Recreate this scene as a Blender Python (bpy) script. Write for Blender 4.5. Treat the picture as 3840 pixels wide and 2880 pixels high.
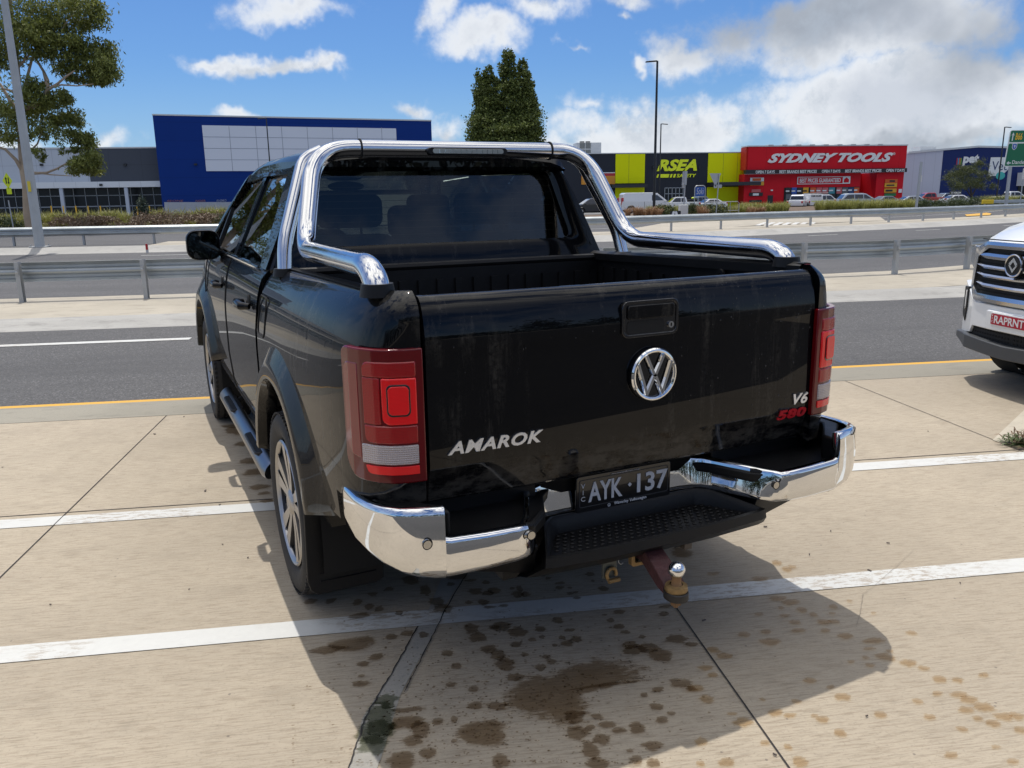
import bpy, math, random
import numpy as np
from mathutils import Vector, Matrix
random.seed(7)
for o in list(bpy.data.objects): bpy.data.objects.remove(o)
SC = bpy.context.scene
COL = SC.collection
R = math.radians
# ------------------------------------------------------------ camera
F, PITCH, ROLL, YAW, CH = 3030.55, R(12.9891), R(0.9112), R(8.2698), 1.5956
fw = Vector((math.sin(YAW)*math.cos(PITCH), math.cos(YAW)*math.cos(PITCH), -math.sin(PITCH)))
rt0 = Vector((math.cos(YAW), -math.sin(YAW), 0)); up0 = rt0.cross(fw)
rt = rt0*math.cos(ROLL)-up0*math.sin(ROLL); up = rt0*math.sin(ROLL)+up0*math.cos(ROLL)
cam = bpy.data.cameras.new('camera'); cam.sensor_width = 36; cam.lens = F/3840*36
cam.clip_start = .05; cam.clip_end = 3000
co = bpy.data.objects.new('camera', cam); COL.objects.link(co)
co.matrix_world = Matrix(((rt.x, up.x, -fw.x, 0), (rt.y, up.y, -fw.y, 0), (rt.z, up.z, -fw.z, CH), (0, 0, 0, 1)))
SC.camera = co
SC.render.resolution_x, SC.render.resolution_y = 1024, 768
SC.view_settings.view_transform = 'Standard'; SC.view_settings.look = 'None'
SC.view_settings.exposure = 0.0; SC.view_settings.gamma = 1
def ray(u, v): return fw+rt*((u-1920)/F)-up*((v-1440)/F)
def at(u, v, Y):
    d = ray(u, v); t = Y/d.y; return Vector((d.x*t, Y, CH+d.z*t))
def gnd(u, v, z=0.0):
    d = ray(u, v); t = (z-CH)/d.z; return Vector((d.x*t, d.y*t, z))
# ------------------------------------------------------------ sun and sky
TH = R(17.1)                                   # the ute is parked turned this much to the left of the road's normal
sdl = Vector((.03, .34, 1.0)).normalized()     # towards the sun in the ute's frame
sd = Vector((sdl.x*math.cos(TH)-sdl.y*math.sin(TH), sdl.x*math.sin(TH)+sdl.y*math.cos(TH), sdl.z))
sl = bpy.data.lights.new('sun', 'SUN'); sl.energy = 3.2; sl.angle = R(.5); sl.color = (1, .955, .89)
so = bpy.data.objects.new('sun', sl); COL.objects.link(so)
so.rotation_euler = sd.to_track_quat('Z', 'Y').to_euler(); so.location = (0, 0, 60)
W = bpy.data.worlds.new('World'); SC.world = W; W.use_nodes = True
nt = W.node_tree; N = nt.nodes; L = nt.links
for n in list(N): N.remove(n)
class NB:
    """small node builder"""
    def __init__(s, tree): s.t = tree
    def n(s, typ, ins=None, **kw):
        nd = s.t.nodes.new(typ)
        for k, v in kw.items(): setattr(nd, k, v)
        for k, v in (ins or {}).items():
            if isinstance(v, bpy.types.NodeSocket): s.t.links.new(v, nd.inputs[k])
            elif v is not None: nd.inputs[k].default_value = v
        return nd
    def m(s, op, a, b=None, c=None, clamp=False):
        d = {0: a}
        if b is not None: d[1] = b
        if c is not None: d[2] = c
        return s.n('ShaderNodeMath', d, operation=op, use_clamp=clamp).outputs[0]
    def v(s, op, a, b=None, out=0):
        d = {0: a}
        if b is not None: d[1] = b
        return s.n('ShaderNodeVectorMath', d, operation=op).outputs[out]
    def mix(s, f, a, b, blend='MIX'):
        nd = s.n('ShaderNodeMix', data_type='RGBA', blend_type=blend)
        for i, x in ((0, f), (6, a), (7, b)):
            if isinstance(x, bpy.types.NodeSocket): s.t.links.new(x, nd.inputs[i])
            else: nd.inputs[i].default_value = x if i == 0 else ((*x, 1) if len(x) == 3 else x)
        return nd.outputs[2]
    def noise(s, vec, scale, detail=3, rough=.55, out='Fac', dist=0):
        return s.n('ShaderNodeTexNoise', {'Vector': vec, 'Scale': scale, 'Detail': detail, 'Roughness': rough, 'Distortion': dist}).outputs[out]
    def ramp(s, f, stops, interp='LINEAR'):
        nd = s.n('ShaderNodeValToRGB', {0: f}); cr = nd.color_ramp; cr.interpolation = interp
        while len(cr.elements) < len(stops): cr.elements.new(.5)
        for e, (p, c) in zip(cr.elements, stops):
            e.position = p; e.color = (c, c, c, 1) if isinstance(c, (int, float)) else ((*c, 1) if len(c) == 3 else c)
        return nd.outputs[0]
    def ss(s, x, a, b):
        return s.n('ShaderNodeMapRange', {0: x, 1: a, 2: b}, interpolation_type='SMOOTHSTEP').outputs[0]
b = NB(nt)
sky = b.n('ShaderNodeTexSky', sky_type='NISHITA', sun_disc=False)
sky.sun_elevation = math.asin(sd.z); sky.sun_rotation = math.atan2(sd.x, sd.y)
sky.altitude = 20; sky.air_density = 1.0; sky.dust_density = .6; sky.ozone_density = 2.2
tc = b.n('ShaderNodeTexCoord').outputs['Generated']
sp = b.n('ShaderNodeSeparateXYZ', {0: tc})
az = b.m('ARCTAN2', sp.outputs[0], sp.outputs[1]); el = b.m('ARCSINE', b.m('MAXIMUM', sp.outputs[2], -.2))
AE = b.n('ShaderNodeCombineXYZ', {0: az, 1: el}).outputs[0]
n1 = b.noise(tc, 9, 7, .62); n2 = b.noise(tc, 3.2, 5, .6)
def ae(u, v):
    d = ray(u, v).normalized(); return math.atan2(d.x, d.y), math.asin(d.z)
warp = b.v('SCALE', b.v('SUBTRACT', b.noise(tc, 7, 5, .6, 'Color'), (.5, .5, .5))); warp.node.inputs[3].default_value = .13
AEw = b.v('ADD', AE, warp)
cov = None
CL = [(1120, 40, 310, 75, 1), (990, 235, 330, 55, 1), (820, 225, 120, 30, .9), (1190, 255, 120, 50, 1), (940, 412, 110, 40, .8), (1080, 430, 60, 22, .7), (410, 500, 190, 110, 1), (1560, 385, 130, 60, .9), (1680, 470, 140, 95, 1),
      (1850, 150, 210, 75, 1), (2040, 60, 200, 110, 1), (1650, 60, 75, 90, .8), (2150, 205, 75, 30, .7), (2400, 275, 65, 50, .9), (2560, 215, 210, 110, 1), (2340, 20, 160, 60, .7), (2330, 95, 70, 30, .6),
      (3200, 110, 800, 260, 1.7), (2500, 500, 520, 160, 1.5), (3350, 420, 900, 260, 1.8), (2000, 560, 500, 90, 1.0), (2250, 400, 160, 60, .8), (1530, 560, 300, 70, .8), (60, 560, 300, 90, .8), (1500, -260, 500, 160, 1), (2600, -150, 500, 150, 1.1)]
for (u, v, ru, rv, w) in CL:
    a0, e0 = ae(u, v); a1, _ = ae(u+ru, v); _, e1 = ae(u, v-rv)
    d = b.v('LENGTH', b.v('MULTIPLY', b.v('SUBTRACT', AEw, (a0, e0, 0)), (1/abs(a1-a0), 1/abs(e1-e0), 0)), out=1)
    f = b.m('MULTIPLY_ADD', d, -w, w*1.02)
    cov = f if cov is None else b.m('MAXIMUM', cov, f)
# unseen clouds added over the rest of the sky: shadow fill and reflections
infront = b.ss(b.m('ABSOLUTE', b.m('SUBTRACT', az, YAW)), 1.0, .75)
low = b.ss(el, .55, .4)
lim = b.m('MULTIPLY', infront, low)
gen = b.m('MULTIPLY_ADD', n2, 3.0, -1.38)
covx = b.m('ADD', b.m('MULTIPLY', cov, lim), b.m('MULTIPLY', gen, b.m('SUBTRACT', 1.0, lim)))
dens = b.m('ADD', b.m('MULTIPLY', covx, 1.0), b.m('MULTIPLY_ADD', n1, 1.9, -1.05))
wisp = b.noise(tc, 24, 6, .65)
dens = b.m('ADD', dens, b.m('MULTIPLY_ADD', wisp, .7, -.35))
mask = b.m('MULTIPLY', b.ss(dens, .0, .80), b.m('MULTIPLY_ADD', b.ss(dens, .0, .5), .35, .65))
# light and dark in the cloud: thick parts are greyer below, edges bright
up_n = b.noise(b.v('ADD', tc, (0, 0, .028)), 9, 7, .62)
shade = b.m('SUBTRACT', up_n, n1)                 # more cloud above -> darker
thick = b.ss(dens, .55, 1.5)
grey = None
for (u, v, ru, rv) in ((3000, 60, 900, 230), (3700, 150, 500, 260), (3500, 560, 500, 60)):
    a0, e0 = ae(u, v); a1, _ = ae(u+ru, v); _, e1 = ae(u, v-rv)
    d = b.v('LENGTH', b.v('MULTIPLY', b.v('SUBTRACT', AEw, (a0, e0, 0)), (1/abs(a1-a0), 1/abs(e1-e0), 0)), out=1)
    g1 = b.ss(d, 1.1, .2); grey = g1 if grey is None else b.m('MAXIMUM', grey, g1)
grey = b.m('MULTIPLY', b.m('MULTIPLY', grey, lim), b.ss(n2, .32, .56))
cl = b.mix(thick, (.86, .89, .93), (.64, .68, .75))
cl = b.mix(b.m('MULTIPLY', grey, .85), cl, (.33, .37, .43))
cl = b.mix(b.ss(shade, -.10, .16), cl, (.52, .58, .66), 'MIX') if False else b.mix(b.m('MULTIPLY', b.ss(shade, -.02, .12), .55), cl, (.46, .52, .60))
skc = b.v('MULTIPLY', sky.outputs[0], (.050, .076, .112))
hz = b.ss(el, .16, -.02)
skc = b.mix(b.m('MULTIPLY', hz, .45), skc, (.46, .66, .92))
boost = b.m('MULTIPLY_ADD', b.m('SUBTRACT', 1.0, lim), 1.2, 1.0)     # out-of-view cloud made brighter to lift the fill in shade
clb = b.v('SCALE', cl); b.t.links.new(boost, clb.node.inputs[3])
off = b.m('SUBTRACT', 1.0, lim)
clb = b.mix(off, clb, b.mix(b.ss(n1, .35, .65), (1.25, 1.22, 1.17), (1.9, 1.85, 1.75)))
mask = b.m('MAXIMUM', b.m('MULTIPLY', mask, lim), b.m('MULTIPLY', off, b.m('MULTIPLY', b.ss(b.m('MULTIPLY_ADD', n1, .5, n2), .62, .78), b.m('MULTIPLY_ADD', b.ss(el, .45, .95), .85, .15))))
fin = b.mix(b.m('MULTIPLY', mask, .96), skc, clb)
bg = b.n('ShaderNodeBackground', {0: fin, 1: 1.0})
out = b.n('ShaderNodeOutputWorld', {0: bg.outputs[0]})
# ------------------------------------------------------------ materials
def mat(name, col=(.5, .5, .5), rough=.6, metal=0, coat=0, var=.0, vscale=8, bump=0, bscale=60, spec=.5, emit=None, trans=0, fn=None):
    m = bpy.data.materials.new(name); m.use_nodes = True; t = m.node_tree
    p = t.nodes['Principled BSDF']; q = NB(t)
    p.inputs['Base Color'].default_value = (*col, 1); p.inputs['Roughness'].default_value = rough
    p.inputs['Metallic'].default_value = metal; p.inputs['Coat Weight'].default_value = coat
    p.inputs['Coat Roughness'].default_value = .03; p.inputs['Specular IOR Level'].default_value = spec
    p.inputs['Transmission Weight'].default_value = trans
    if emit: p.inputs['Emission Color'].default_value = (*emit[0], 1); p.inputs['Emission Strength'].default_value = emit[1]
    oc = q.n('ShaderNodeTexCoord').outputs['Object']
    if var:
        f = q.noise(oc, vscale, 5, .6)
        c = q.mix(f, tuple(x*(1-var) for x in col), tuple(min(1, x*(1+var)) for x in col))
        t.links.new(c, p.inputs['Base Color'])
        t.links.new(q.m('MULTIPLY_ADD', f, .25, rough-.1), p.inputs['Roughness'])
    if bump:
        bp = q.n('ShaderNodeBump', {'Strength': bump, 'Height': q.noise(oc, bscale, 4, .6)}); bp.inputs['Distance'].default_value = .01
        t.links.new(bp.outputs[0], p.inputs['Normal'])
    if fn: fn(q, p, oc)
    return m
def setc(q, p, c, key='Base Color'): q.t.links.new(c, p.inputs[key])
def setbump(q, p, h, s=.3, d=.01):
    bp = q.n('ShaderNodeBump', {'Strength': s, 'Height': h}); bp.inputs['Distance'].default_value = d
    q.t.links.new(bp.outputs[0], p.inputs['Normal'])
def wpos(q): return q.n('ShaderNodeNewGeometry').outputs['Position']
def f_concrete(q, p, oc, base=(.41, .35, .265), broom=1.0, dirt=1.0):
    P = wpos(q)
    st = q.noise(q.v('MULTIPLY', P, (7.5, 85, 1)), 1.25, 5, .75)       # broom strokes along the road
    st2 = q.noise(q.v('MULTIPLY', P, (14, 300, 1)), 1.0, 3, .6)
    big = q.noise(P, .55, 4, .6); mid = q.noise(q.v('MULTIPLY', P, (1, 2.5, 1)), 3.0, 4, .6); fine = q.noise(P, 90, 3, .7)
    c = q.mix(q.ss(big, .35, .68), tuple(x*.9 for x in base), tuple(min(1, x*1.08) for x in base))
    c = q.mix(q.m('MULTIPLY', q.ss(mid, .5, .72), .42*dirt), c, tuple(x*.72 for x in base))
    c = q.mix(q.m('MULTIPLY', q.ss(st, .47, .64), .66*broom), c, tuple(x*k for x, k in zip(base, (.60, .56, .52))))
    c = q.mix(q.m('MULTIPLY', q.ss(st2, .50, .70), .55*broom), c, tuple(x*.52 for x in base))
    c = q.mix(q.m('MULTIPLY', q.ss(fine, .54, .70), .45), c, tuple(x*.5 for x in base))
    specks = q.n('ShaderNodeTexVoronoi', {'Vector': P, 'Scale': 9.0, 'Randomness': 1.0}).outputs['Distance']
    c = q.mix(q.m('MULTIPLY', q.ss(specks, .055, .03), .6), c, (.10, .08, .07))
    setc(q, p, c); p.inputs['Roughness'].default_value = .85
    h = q.m('ADD', q.m('MULTIPLY', st, .7), q.m('ADD', q.m('MULTIPLY', st2, .3), q.m('MULTIPLY', fine, .4)))
    setbump(q, p, h, .5, .004)
def f_asphalt(q, p, oc, base=(.074, .072, .071)):
    P = wpos(q)
    g = q.n('ShaderNodeTexVoronoi', {'Vector': P, 'Scale': 85.0}); gd = g.outputs['Color']
    gv = q.n('ShaderNodeSeparateColor', {0: gd}).outputs[0]
    big = q.noise(q.v('MULTIPLY', P, (.25, 1, 1)), .8, 4, .6)
    c = q.mix(gv, tuple(x*.62 for x in base), tuple(x*1.45 for x in base))
    c = q.mix(q.m('MULTIPLY', q.ss(gv, .93, .97), .7), c, tuple(x*2.6 for x in base))
    c = q.mix(q.m('MULTIPLY', q.ss(big, .42, .66), .45), c, tuple(x*.68 for x in base))
    c = q.mix(q.m('MULTIPLY', q.ss(q.noise(q.v('MULTIPLY', P, (.5, 3, 1)), 1.6, 5, .65), .5, .7), .3), c, tuple(x*1.35 for x in base))
    setc(q, p, c); p.inputs['Roughness'].default_value = .8
    setbump(q, p, g.outputs['Distance'], .5, .004)
def f_paint(col, wear=.5):
    def f(q, p, oc):
        P = wpos(q)
        n = q.noise(q.v('MULTIPLY', P, (9, 30, 1)), 1.6, 6, .75); m = q.noise(P, 1.6, 3, .6)
        w = q.m('MULTIPLY', q.ss(n, .50, .56), q.ss(m, .42, .60))
        c = q.mix(q.noise(P, 30, 4, .7), tuple(x*.86 for x in col), col)
        c = q.mix(q.m('MULTIPLY', q.ss(q.noise(q.v('MULTIPLY', P, (4, 14, 1)), 4, 5, .7), .58, .7), .25), c, tuple(x*.62 for x in col))
        setc(q, p, q.mix(q.m('MULTIPLY', w, wear), c, (.36, .31, .25))); p.inputs['Roughness'].default_value = .6
        setbump(q, p, n, .25, .002)
    return f
M = {}
M['concrete'] = mat('broomed concrete', fn=f_concrete)
M['concrete_old'] = mat('channel concrete', fn=lambda q, p, o: f_concrete(q, p, o, (.28, .26, .21), .25, 1.6))
M['kerbc'] = mat('kerb concrete', fn=lambda q, p, o: f_concrete(q, p, o, (.36, .35, .325), .05, 2.0))
M['patch'] = mat('grey patch', fn=lambda q, p, o: f_concrete(q, p, o, (.33, .315, .28), .2, 1.0))
M['asphalt'] = mat('asphalt', fn=f_asphalt)
M['asphalt2'] = mat('asphalt far', fn=lambda q, p, o: f_asphalt(q, p, o, (.08, .078, .078)))
M['white_line'] = mat('white line paint', fn=f_paint((.60, .60, .57), .9))
M['yellow_line'] = mat('yellow line paint', fn=f_paint((.68, .37, .03), .2))
M['joint'] = mat('joint filler', (.035, .03, .028), .9)
M['soil'] = mat('mulch soil', (.13, .09, .06), .95, var=.4, vscale=3, bump=.6)
M['galv'] = mat('galvanised steel', (.42, .45, .46), .48, metal=.75, var=.28, vscale=2.2)
M['galvd'] = mat('galvanised steel dull', (.42, .43, .43), .5, metal=.5, var=.18, vscale=4)
def f_black(q, p, oc):
    n = q.noise(q.v('MULTIPLY', oc, (18, 18, 1.6)), 1.0, 6, .7); s = q.noise(oc, 70, 4, .7); m = q.noise(oc, 2.2, 4, .6)
    zz = q.n('ShaderNodeSeparateXYZ', {0: oc}); lowf = q.m('MULTIPLY', q.m('MULTIPLY', q.ss(zz.outputs[2], .86, .76), q.ss(zz.outputs[1], -1.0, -1.08)), q.ss(q.noise(q.v('MULTIPLY', oc, (14, 14, 30)), 1.0, 5, .7), .40, .62))     # road film on the tailgate's lower lip, also painting in the lit ground's reflection
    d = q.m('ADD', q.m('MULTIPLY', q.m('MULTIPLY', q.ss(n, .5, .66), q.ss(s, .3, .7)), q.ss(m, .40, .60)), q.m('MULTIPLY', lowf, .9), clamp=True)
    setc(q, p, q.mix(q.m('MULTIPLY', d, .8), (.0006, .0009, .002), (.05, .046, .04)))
    q.t.links.new(q.m('MULTIPLY_ADD', d, .12, .012), p.inputs['Coat Roughness'])
    lf = q.noise(q.v('MULTIPLY', oc, (3, 3, 5)), 1.2, 2, .5)
    setbump(q, p, lf, .05, .01)
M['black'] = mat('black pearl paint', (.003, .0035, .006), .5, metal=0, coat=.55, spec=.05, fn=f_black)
M['chrome'] = mat('chrome', (.76, .77, .78), .035, metal=1, fn=lambda q, p, o: (setbump(q, p, q.noise(o, 6, 2, .5), .05, .01), q.t.links.new(q.m('MULTIPLY_ADD', q.ss(q.noise(o, 40, 5, .7), .5, .8), .16, .03), p.inputs['Roughness'])))
M['steel'] = mat('polished stainless', (.63, .64, .66), .12, metal=1, fn=lambda q, p, o: (setbump(q, p, q.noise(o, 9, 3, .5), .06, .01), q.t.links.new(q.m('MULTIPLY_ADD', q.ss(q.noise(o, 9, 4, .6), .45, .75), .12, .085), p.inputs['Roughness'])))
M['plastic'] = mat('black plastic', (.006, .006, .0065), .45, var=.3, vscale=12, bump=.1, bscale=250, spec=.3)
M['rubber'] = mat('tyre rubber', (.018, .017, .016), .72, var=.35, vscale=25, bump=.2, bscale=120)
M['glassdark'] = mat('tinted glass', (.004, .005, .006), .03, coat=1)
M['dark'] = mat('dark underbody', (.008, .008, .008), .9)
M['seat'] = mat('dark seat cloth', (.014, .014, .015), .9)
def glassmat(name, tint, gl=1.0):
    m = bpy.data.materials.new(name); m.use_nodes = True; t = m.node_tree; t.nodes.clear(); q = NB(t)
    tr = q.n('ShaderNodeBsdfTransparent', {0: (*tint, 1)}); g = q.n('ShaderNodeBsdfGlossy', {0: (gl, gl, gl, 1), 'Roughness': .01})
    fr = q.n('ShaderNodeFresnel', {0: 1.55})
    mx = q.n('ShaderNodeMixShader', {0: fr.outputs[0], 1: tr.outputs[0], 2: g.outputs[0]})
    q.n('ShaderNodeOutputMaterial', {0: mx.outputs[0]}); return m
M['tint'] = glassmat('privacy glass', (.50, .58, .53)); M['clear'] = glassmat('clear glass', (.75, .82, .80))
def col(name, c, rough=.5, **kw):
    if name not in M: M[name] = mat(name, c, rough, **kw)
    return M[name]
# ------------------------------------------------------------ mesh helpers
class MB:
    def __init__(s): s.v = []; s.f = []
    def add(s, vs, fs):
        o = len(s.v); s.v += [tuple(x) for x in vs]; s.f += [tuple(i+o for i in f) for f in fs]; return s
    def box(s, c, d, rz=0, rx=0, ry=0):
        x, y, z = (k/2 for k in d); M3 = Matrix.Rotation(rz, 3, 'Z') @ Matrix.Rotation(ry, 3, 'Y') @ Matrix.Rotation(rx, 3, 'X')
        vs = [Vector(c)+M3 @ Vector((i*x, j*y, k*z)) for i in (-1, 1) for j in (-1, 1) for k in (-1, 1)]
        return s.add(vs, [(0, 1, 3, 2), (4, 6, 7, 5), (0, 4, 5, 1), (2, 3, 7, 6), (0, 2, 6, 4), (1, 5, 7, 3)])
    def bx(s, x0, x1, y0, y1, z0, z1): return s.box(((x0+x1)/2, (y0+y1)/2, (z0+z1)/2), (x1-x0, y1-y0, z1-z0))
    def loft(s, secs, closed=True, caps=True, ring=False):
        n = len(secs[0]); vs = [p for q in secs for p in q]; fs = []; m = len(secs)
        for i in range(m if ring else m-1):
            for j in range(n if closed else n-1):
                a, c = i*n+j, i*n+(j+1) % n; i2 = ((i+1) % m)*n
                fs.append((a, c, i2+(j+1) % n, i2+j))
        if caps and closed and not ring: fs += [tuple(reversed(range(n))), tuple((m-1)*n+k for k in range(n))]
        return s.add(vs, fs)
    def tube(s, pts, r, n=12, caps=True, sy=1.0):
        P = [Vector(p) for p in pts]; rr = r if isinstance(r, (list, tuple)) else [r]*len(P); secs = []; u = None
        for i, p in enumerate(P):
            t = (P[min(i+1, len(P)-1)]-P[max(i-1, 0)]).normalized()
            if u is None: u = t.orthogonal().normalized()
            else:
                u = (u-t*u.dot(t))
                u = u.normalized() if u.length > 1e-6 else t.orthogonal().normalized()
            w = t.cross(u)
            secs.append([p+(u*math.cos(a)+w*math.sin(a)*sy)*rr[i] for a in [2*math.pi*k/n for k in range(n)]])
        return s.loft(secs, caps=caps)
    def cyl(s, a, c, r, n=16, r2=None): return s.tube([a, c], [r, r if r2 is None else r2], n)
    def lathe(s, prof, n=48, axis='x', c=(0, 0, 0)):
        secs = []
        for k in range(n):
            a = 2*math.pi*k/n
            q = []
            for (ax, rad) in prof:
                if axis == 'x': q.append((c[0]+ax, c[1]+rad*math.cos(a), c[2]+rad*math.sin(a)))
                elif axis == 'z': q.append((c[0]+rad*math.cos(a), c[1]+rad*math.sin(a), c[2]+ax))
                else: q.append((c[0]+rad*math.cos(a), c[1]+ax, c[2]+rad*math.sin(a)))
            secs.append(q)
        return s.loft(secs, closed=False, ring=True)
    def prism(s, poly, ax, a, c):
        """poly of 2D points extruded along axis ax from a to c"""
        def P(p, t): return {'x': (t, p[0], p[1]), 'y': (p[0], t, p[1]), 'z': (p[0], p[1], t)}[ax]
        n = len(poly); vs = [P(p, a) for p in poly]+[P(p, c) for p in poly]
        return s.add(vs, [tuple(range(n)), tuple(reversed(range(n, 2*n)))]+[(i, i+n, (i+1) % n+n, (i+1) % n) for i in range(n)])
    def sphere(s, c, r, n=16, m=10):
        prof = [(-math.cos(math.pi*i/m), max(1e-4, math.sin(math.pi*i/m))) for i in range(m+1)]
        rr = (r, r, r) if isinstance(r, (int, float)) else r; o = len(s.v)
        s.lathe(prof, n, 'z')
        for i in range(o, len(s.v)): v = s.v[i]; s.v[i] = (c[0]+v[0]*rr[0], c[1]+v[1]*rr[1], c[2]+v[2]*rr[2])
        return s
    def build(s, name, m, parent=None, smooth=38, bevel=0, seg=2, norm=True):
        me = bpy.data.meshes.new(name); me.from_pydata(s.v, [], s.f); me.validate()
        import bmesh
        bm = bmesh.new(); bm.from_mesh(me)
        if norm: bmesh.ops.recalc_face_normals(bm, faces=bm.faces)
        bm.to_mesh(me); bm.free()
        me.materials.append(m)
        o = bpy.data.objects.new(name, me); COL.objects.link(o)
        if bevel:
            md = o.modifiers.new('b', 'BEVEL'); md.width = bevel; md.segments = seg; md.limit_method = 'ANGLE'; md.angle_limit = R(35)
            md.harden_normals = False
        if smooth:
            me.polygons.foreach_set('use_smooth', [True]*len(me.polygons)); me.set_sharp_from_angle(angle=R(smooth))
        if parent: o.parent = parent
        return o
def rrect(cx, cz, w, h, r, n=5):
    out = []
    for (sx, sz, a0) in ((1, 1, 0), (-1, 1, 90), (-1, -1, 180), (1, -1, 270)):
        for k in range(n+1):
            a = R(a0+90*k/n); out.append((cx+sx*(w/2-r)+r*math.cos(a), cz+sz*(h/2-r)+r*math.sin(a)))
    return out
def cutter(o, tools):
    """apply booleans with mesh tools, in place"""
    bpy.context.view_layer.update()
    for t in tools:
        md = o.modifiers.new('c', 'BOOLEAN'); md.object = t; md.operation = 'DIFFERENCE'; md.solver = 'EXACT'
    bpy.context.view_layer.update()
    ev = o.evaluated_get(bpy.context.evaluated_depsgraph_get())
    me = bpy.data.meshes.new_from_object(ev); me.name = o.name
    o.modifiers.clear(); o.data = me
    for t in tools: bpy.data.objects.remove(t)
    me.polygons.foreach_set('use_smooth', [True]*len(me.polygons)); me.set_sharp_from_angle(angle=R(30))
def thing(name, label, cat, loc=(0, 0, 0), rz=0, group=None):
    o = bpy.data.objects.new(name, None); COL.objects.link(o); o.location = loc; o.rotation_euler = (0, 0, rz)
    o.empty_display_size = .2
    return tag(o, label, cat, group)
def tag(o, label, cat, group=None):
    o['label'] = label; o['category'] = cat
    if group: o['group'] = group
    return o
def struct(o, label=None): o['kind'] = 'structure'; return o
def kids(o): return [c for c in bpy.data.objects if c.parent == o]
def dup(root, loc, rz, label=None, group=None, parent=None):
    c = root.copy(); COL.objects.link(c)
    if parent: c.parent = parent
    else: c.location = loc; c.rotation_euler = (0, 0, rz)
    if label: c['label'] = label
    if group: c['group'] = group
    for k in kids(root): dup(k, None, None, parent=c)
    return c
def txt(s, size, depth=.002, bold=0, shear=0, sx=1.0, align='CENTER', space=1.0, res=3):
    """lettering as a mesh in the XZ plane facing -Y, origin at baseline"""
    cu = bpy.data.curves.new('t', 'FONT'); cu.body = s; cu.size = size; cu.extrude = depth/2; cu.offset = bold; cu.shear = shear
    cu.align_x = align; cu.space_character = space; cu.resolution_u = res
    o = bpy.data.objects.new('t', cu); COL.objects.link(o); bpy.context.view_layer.update()
    me = bpy.data.meshes.new_from_object(o.evaluated_get(bpy.context.evaluated_depsgraph_get()))
    bpy.data.objects.remove(o); mb = MB()
    mb.add([(v.co.x*sx, -v.co.z, v.co.y) for v in me.vertices], [tuple(p.vertices) for p in me.polygons])
    return mb
def fit(mb, x0, x1, z0, z1, y=0, rot=0):
    """scale lettering to a box x0..x1, z0..z1 in its plane and move to y"""
    xs = [v[0] for v in mb.v]; zs = [v[2] for v in mb.v]; a, c, d, e = min(xs), max(xs), min(zs), max(zs)
    mb.v = [(x0+(v[0]-a)/(c-a)*(x1-x0), y+v[1], z0+(v[2]-d)/(e-d)*(z1-z0)) for v in mb.v]
    return mb
# ============================================================ THE SETTING
def cu(x): return .175*math.log(1+math.exp(2*(x-9.2)))+(.008*(x-22)**2 if x > 22 else 0) if x > 5 else (.006*(x+3)**2 if x < -3 else 0)
def strip(name, m, y0, y1, x0=-40, x1=70, z=0.0, curve=True, z2=None, step=1.5, skirt=0):
    mb = MB(); n = max(2, int((x1-x0)/step)); a = []
    for i in range(n+1):
        x = x0+(x1-x0)*i/n; c = cu(x) if curve else 0
        row = [(x, y0+c, z), (x, y1+c, z if z2 is None else z2)]
        if skirt: row = [(x, y0+c, z-skirt)]+row+[(x, y1+c, (z if z2 is None else z2)-skirt)]
        a.append(row)
    mb.loft(a, closed=False, caps=False)
    o = mb.build(name, m, smooth=0, norm=False); o['kind'] = 'structure'; return o
def sheet(name, m, pts, z):
    o = MB().add([(p[0], p[1], z) for p in pts], [tuple(range(len(pts)))]).build(name, m, smooth=0); o['kind'] = 'structure'; return o
# far ground, one sheet to the horizon; the car park behind the verge lies a little lower
ys = [-1500, -200, -30, 20, 45, 60, 75, 100, 130, 200, 400, 900, 2200]; zs = [-.05]*6+[-.15, -.45, -.55, -.55, -.55, -.55, -.55]
M['carpark'] = mat('car park asphalt', fn=lambda q, p, o: f_asphalt(q, p, o, (.15, .148, .143)))
MB().loft([[(x, y, z) for x in (-2000, -300, -60, 0, 60, 120, 400, 2000)] for y, z in zip(ys, zs)], closed=False, caps=False).build('ground', M['carpark'], smooth=0)['kind'] = 'structure'
strip('parking_pavement', M['concrete'], .55, 6.345, curve=False, z=0)
strip('gutter_channel', M['concrete_old'], 6.362, 6.86, curve=False, z=-.002)
strip('pavement_joint', M['joint'], 6.30, 6.40, curve=False, z=-.006)
M['road_behind'] = mat('aisle asphalt', fn=lambda q, p, o: f_asphalt(q, p, o, (.05, .047, .043)))
strip('aisle_road', M['road_behind'], -14, .56, curve=False, z=-.012)
strip('service_road', M['asphalt'], 6.84, 11.3, curve=False, z=-.01)
strip('yellow_edge_line', M['yellow_line'], 6.83, 6.945, curve=False, z=-.004, x0=-40, x1=60)
for i, (y0, y1) in enumerate(((2.835, 2.955), (4.165, 4.29))):
    strip('parking_line', M['white_line'], y0, y1, curve=False, z=.003)
strip('pavement_joint', M['joint'], 4.338, 4.346, curve=False, z=.002)
for k in range(4): strip('edge_line_dash', M['white_line'], 10.05, 10.2, x0=-5.45-6*k+0, x1=-2.45-6*k, curve=False, z=-.005)
for x in (-1.77, 1.05, 3.84, 6.66, -4.6): sheet('pavement_joint', M['joint'], [(x-.0028, .6), (x+.0028, .6), (x+.0028, 6.34), (x-.0028, 6.34)], .0035)
sheet('repair_strip', M['patch'], [(.22, 3.5), (.36, 3.5), (.14, 2.96), (.14, 2.92), (-.04, 2.4), (-.10, 2.1), (-.20, 1.7), (-.26, 1.7), (-.185, 2.1), (-.16, 2.3), (-.05, 2.58), (.035, 2.83), (.07, 2.92)], .0022)
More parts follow.
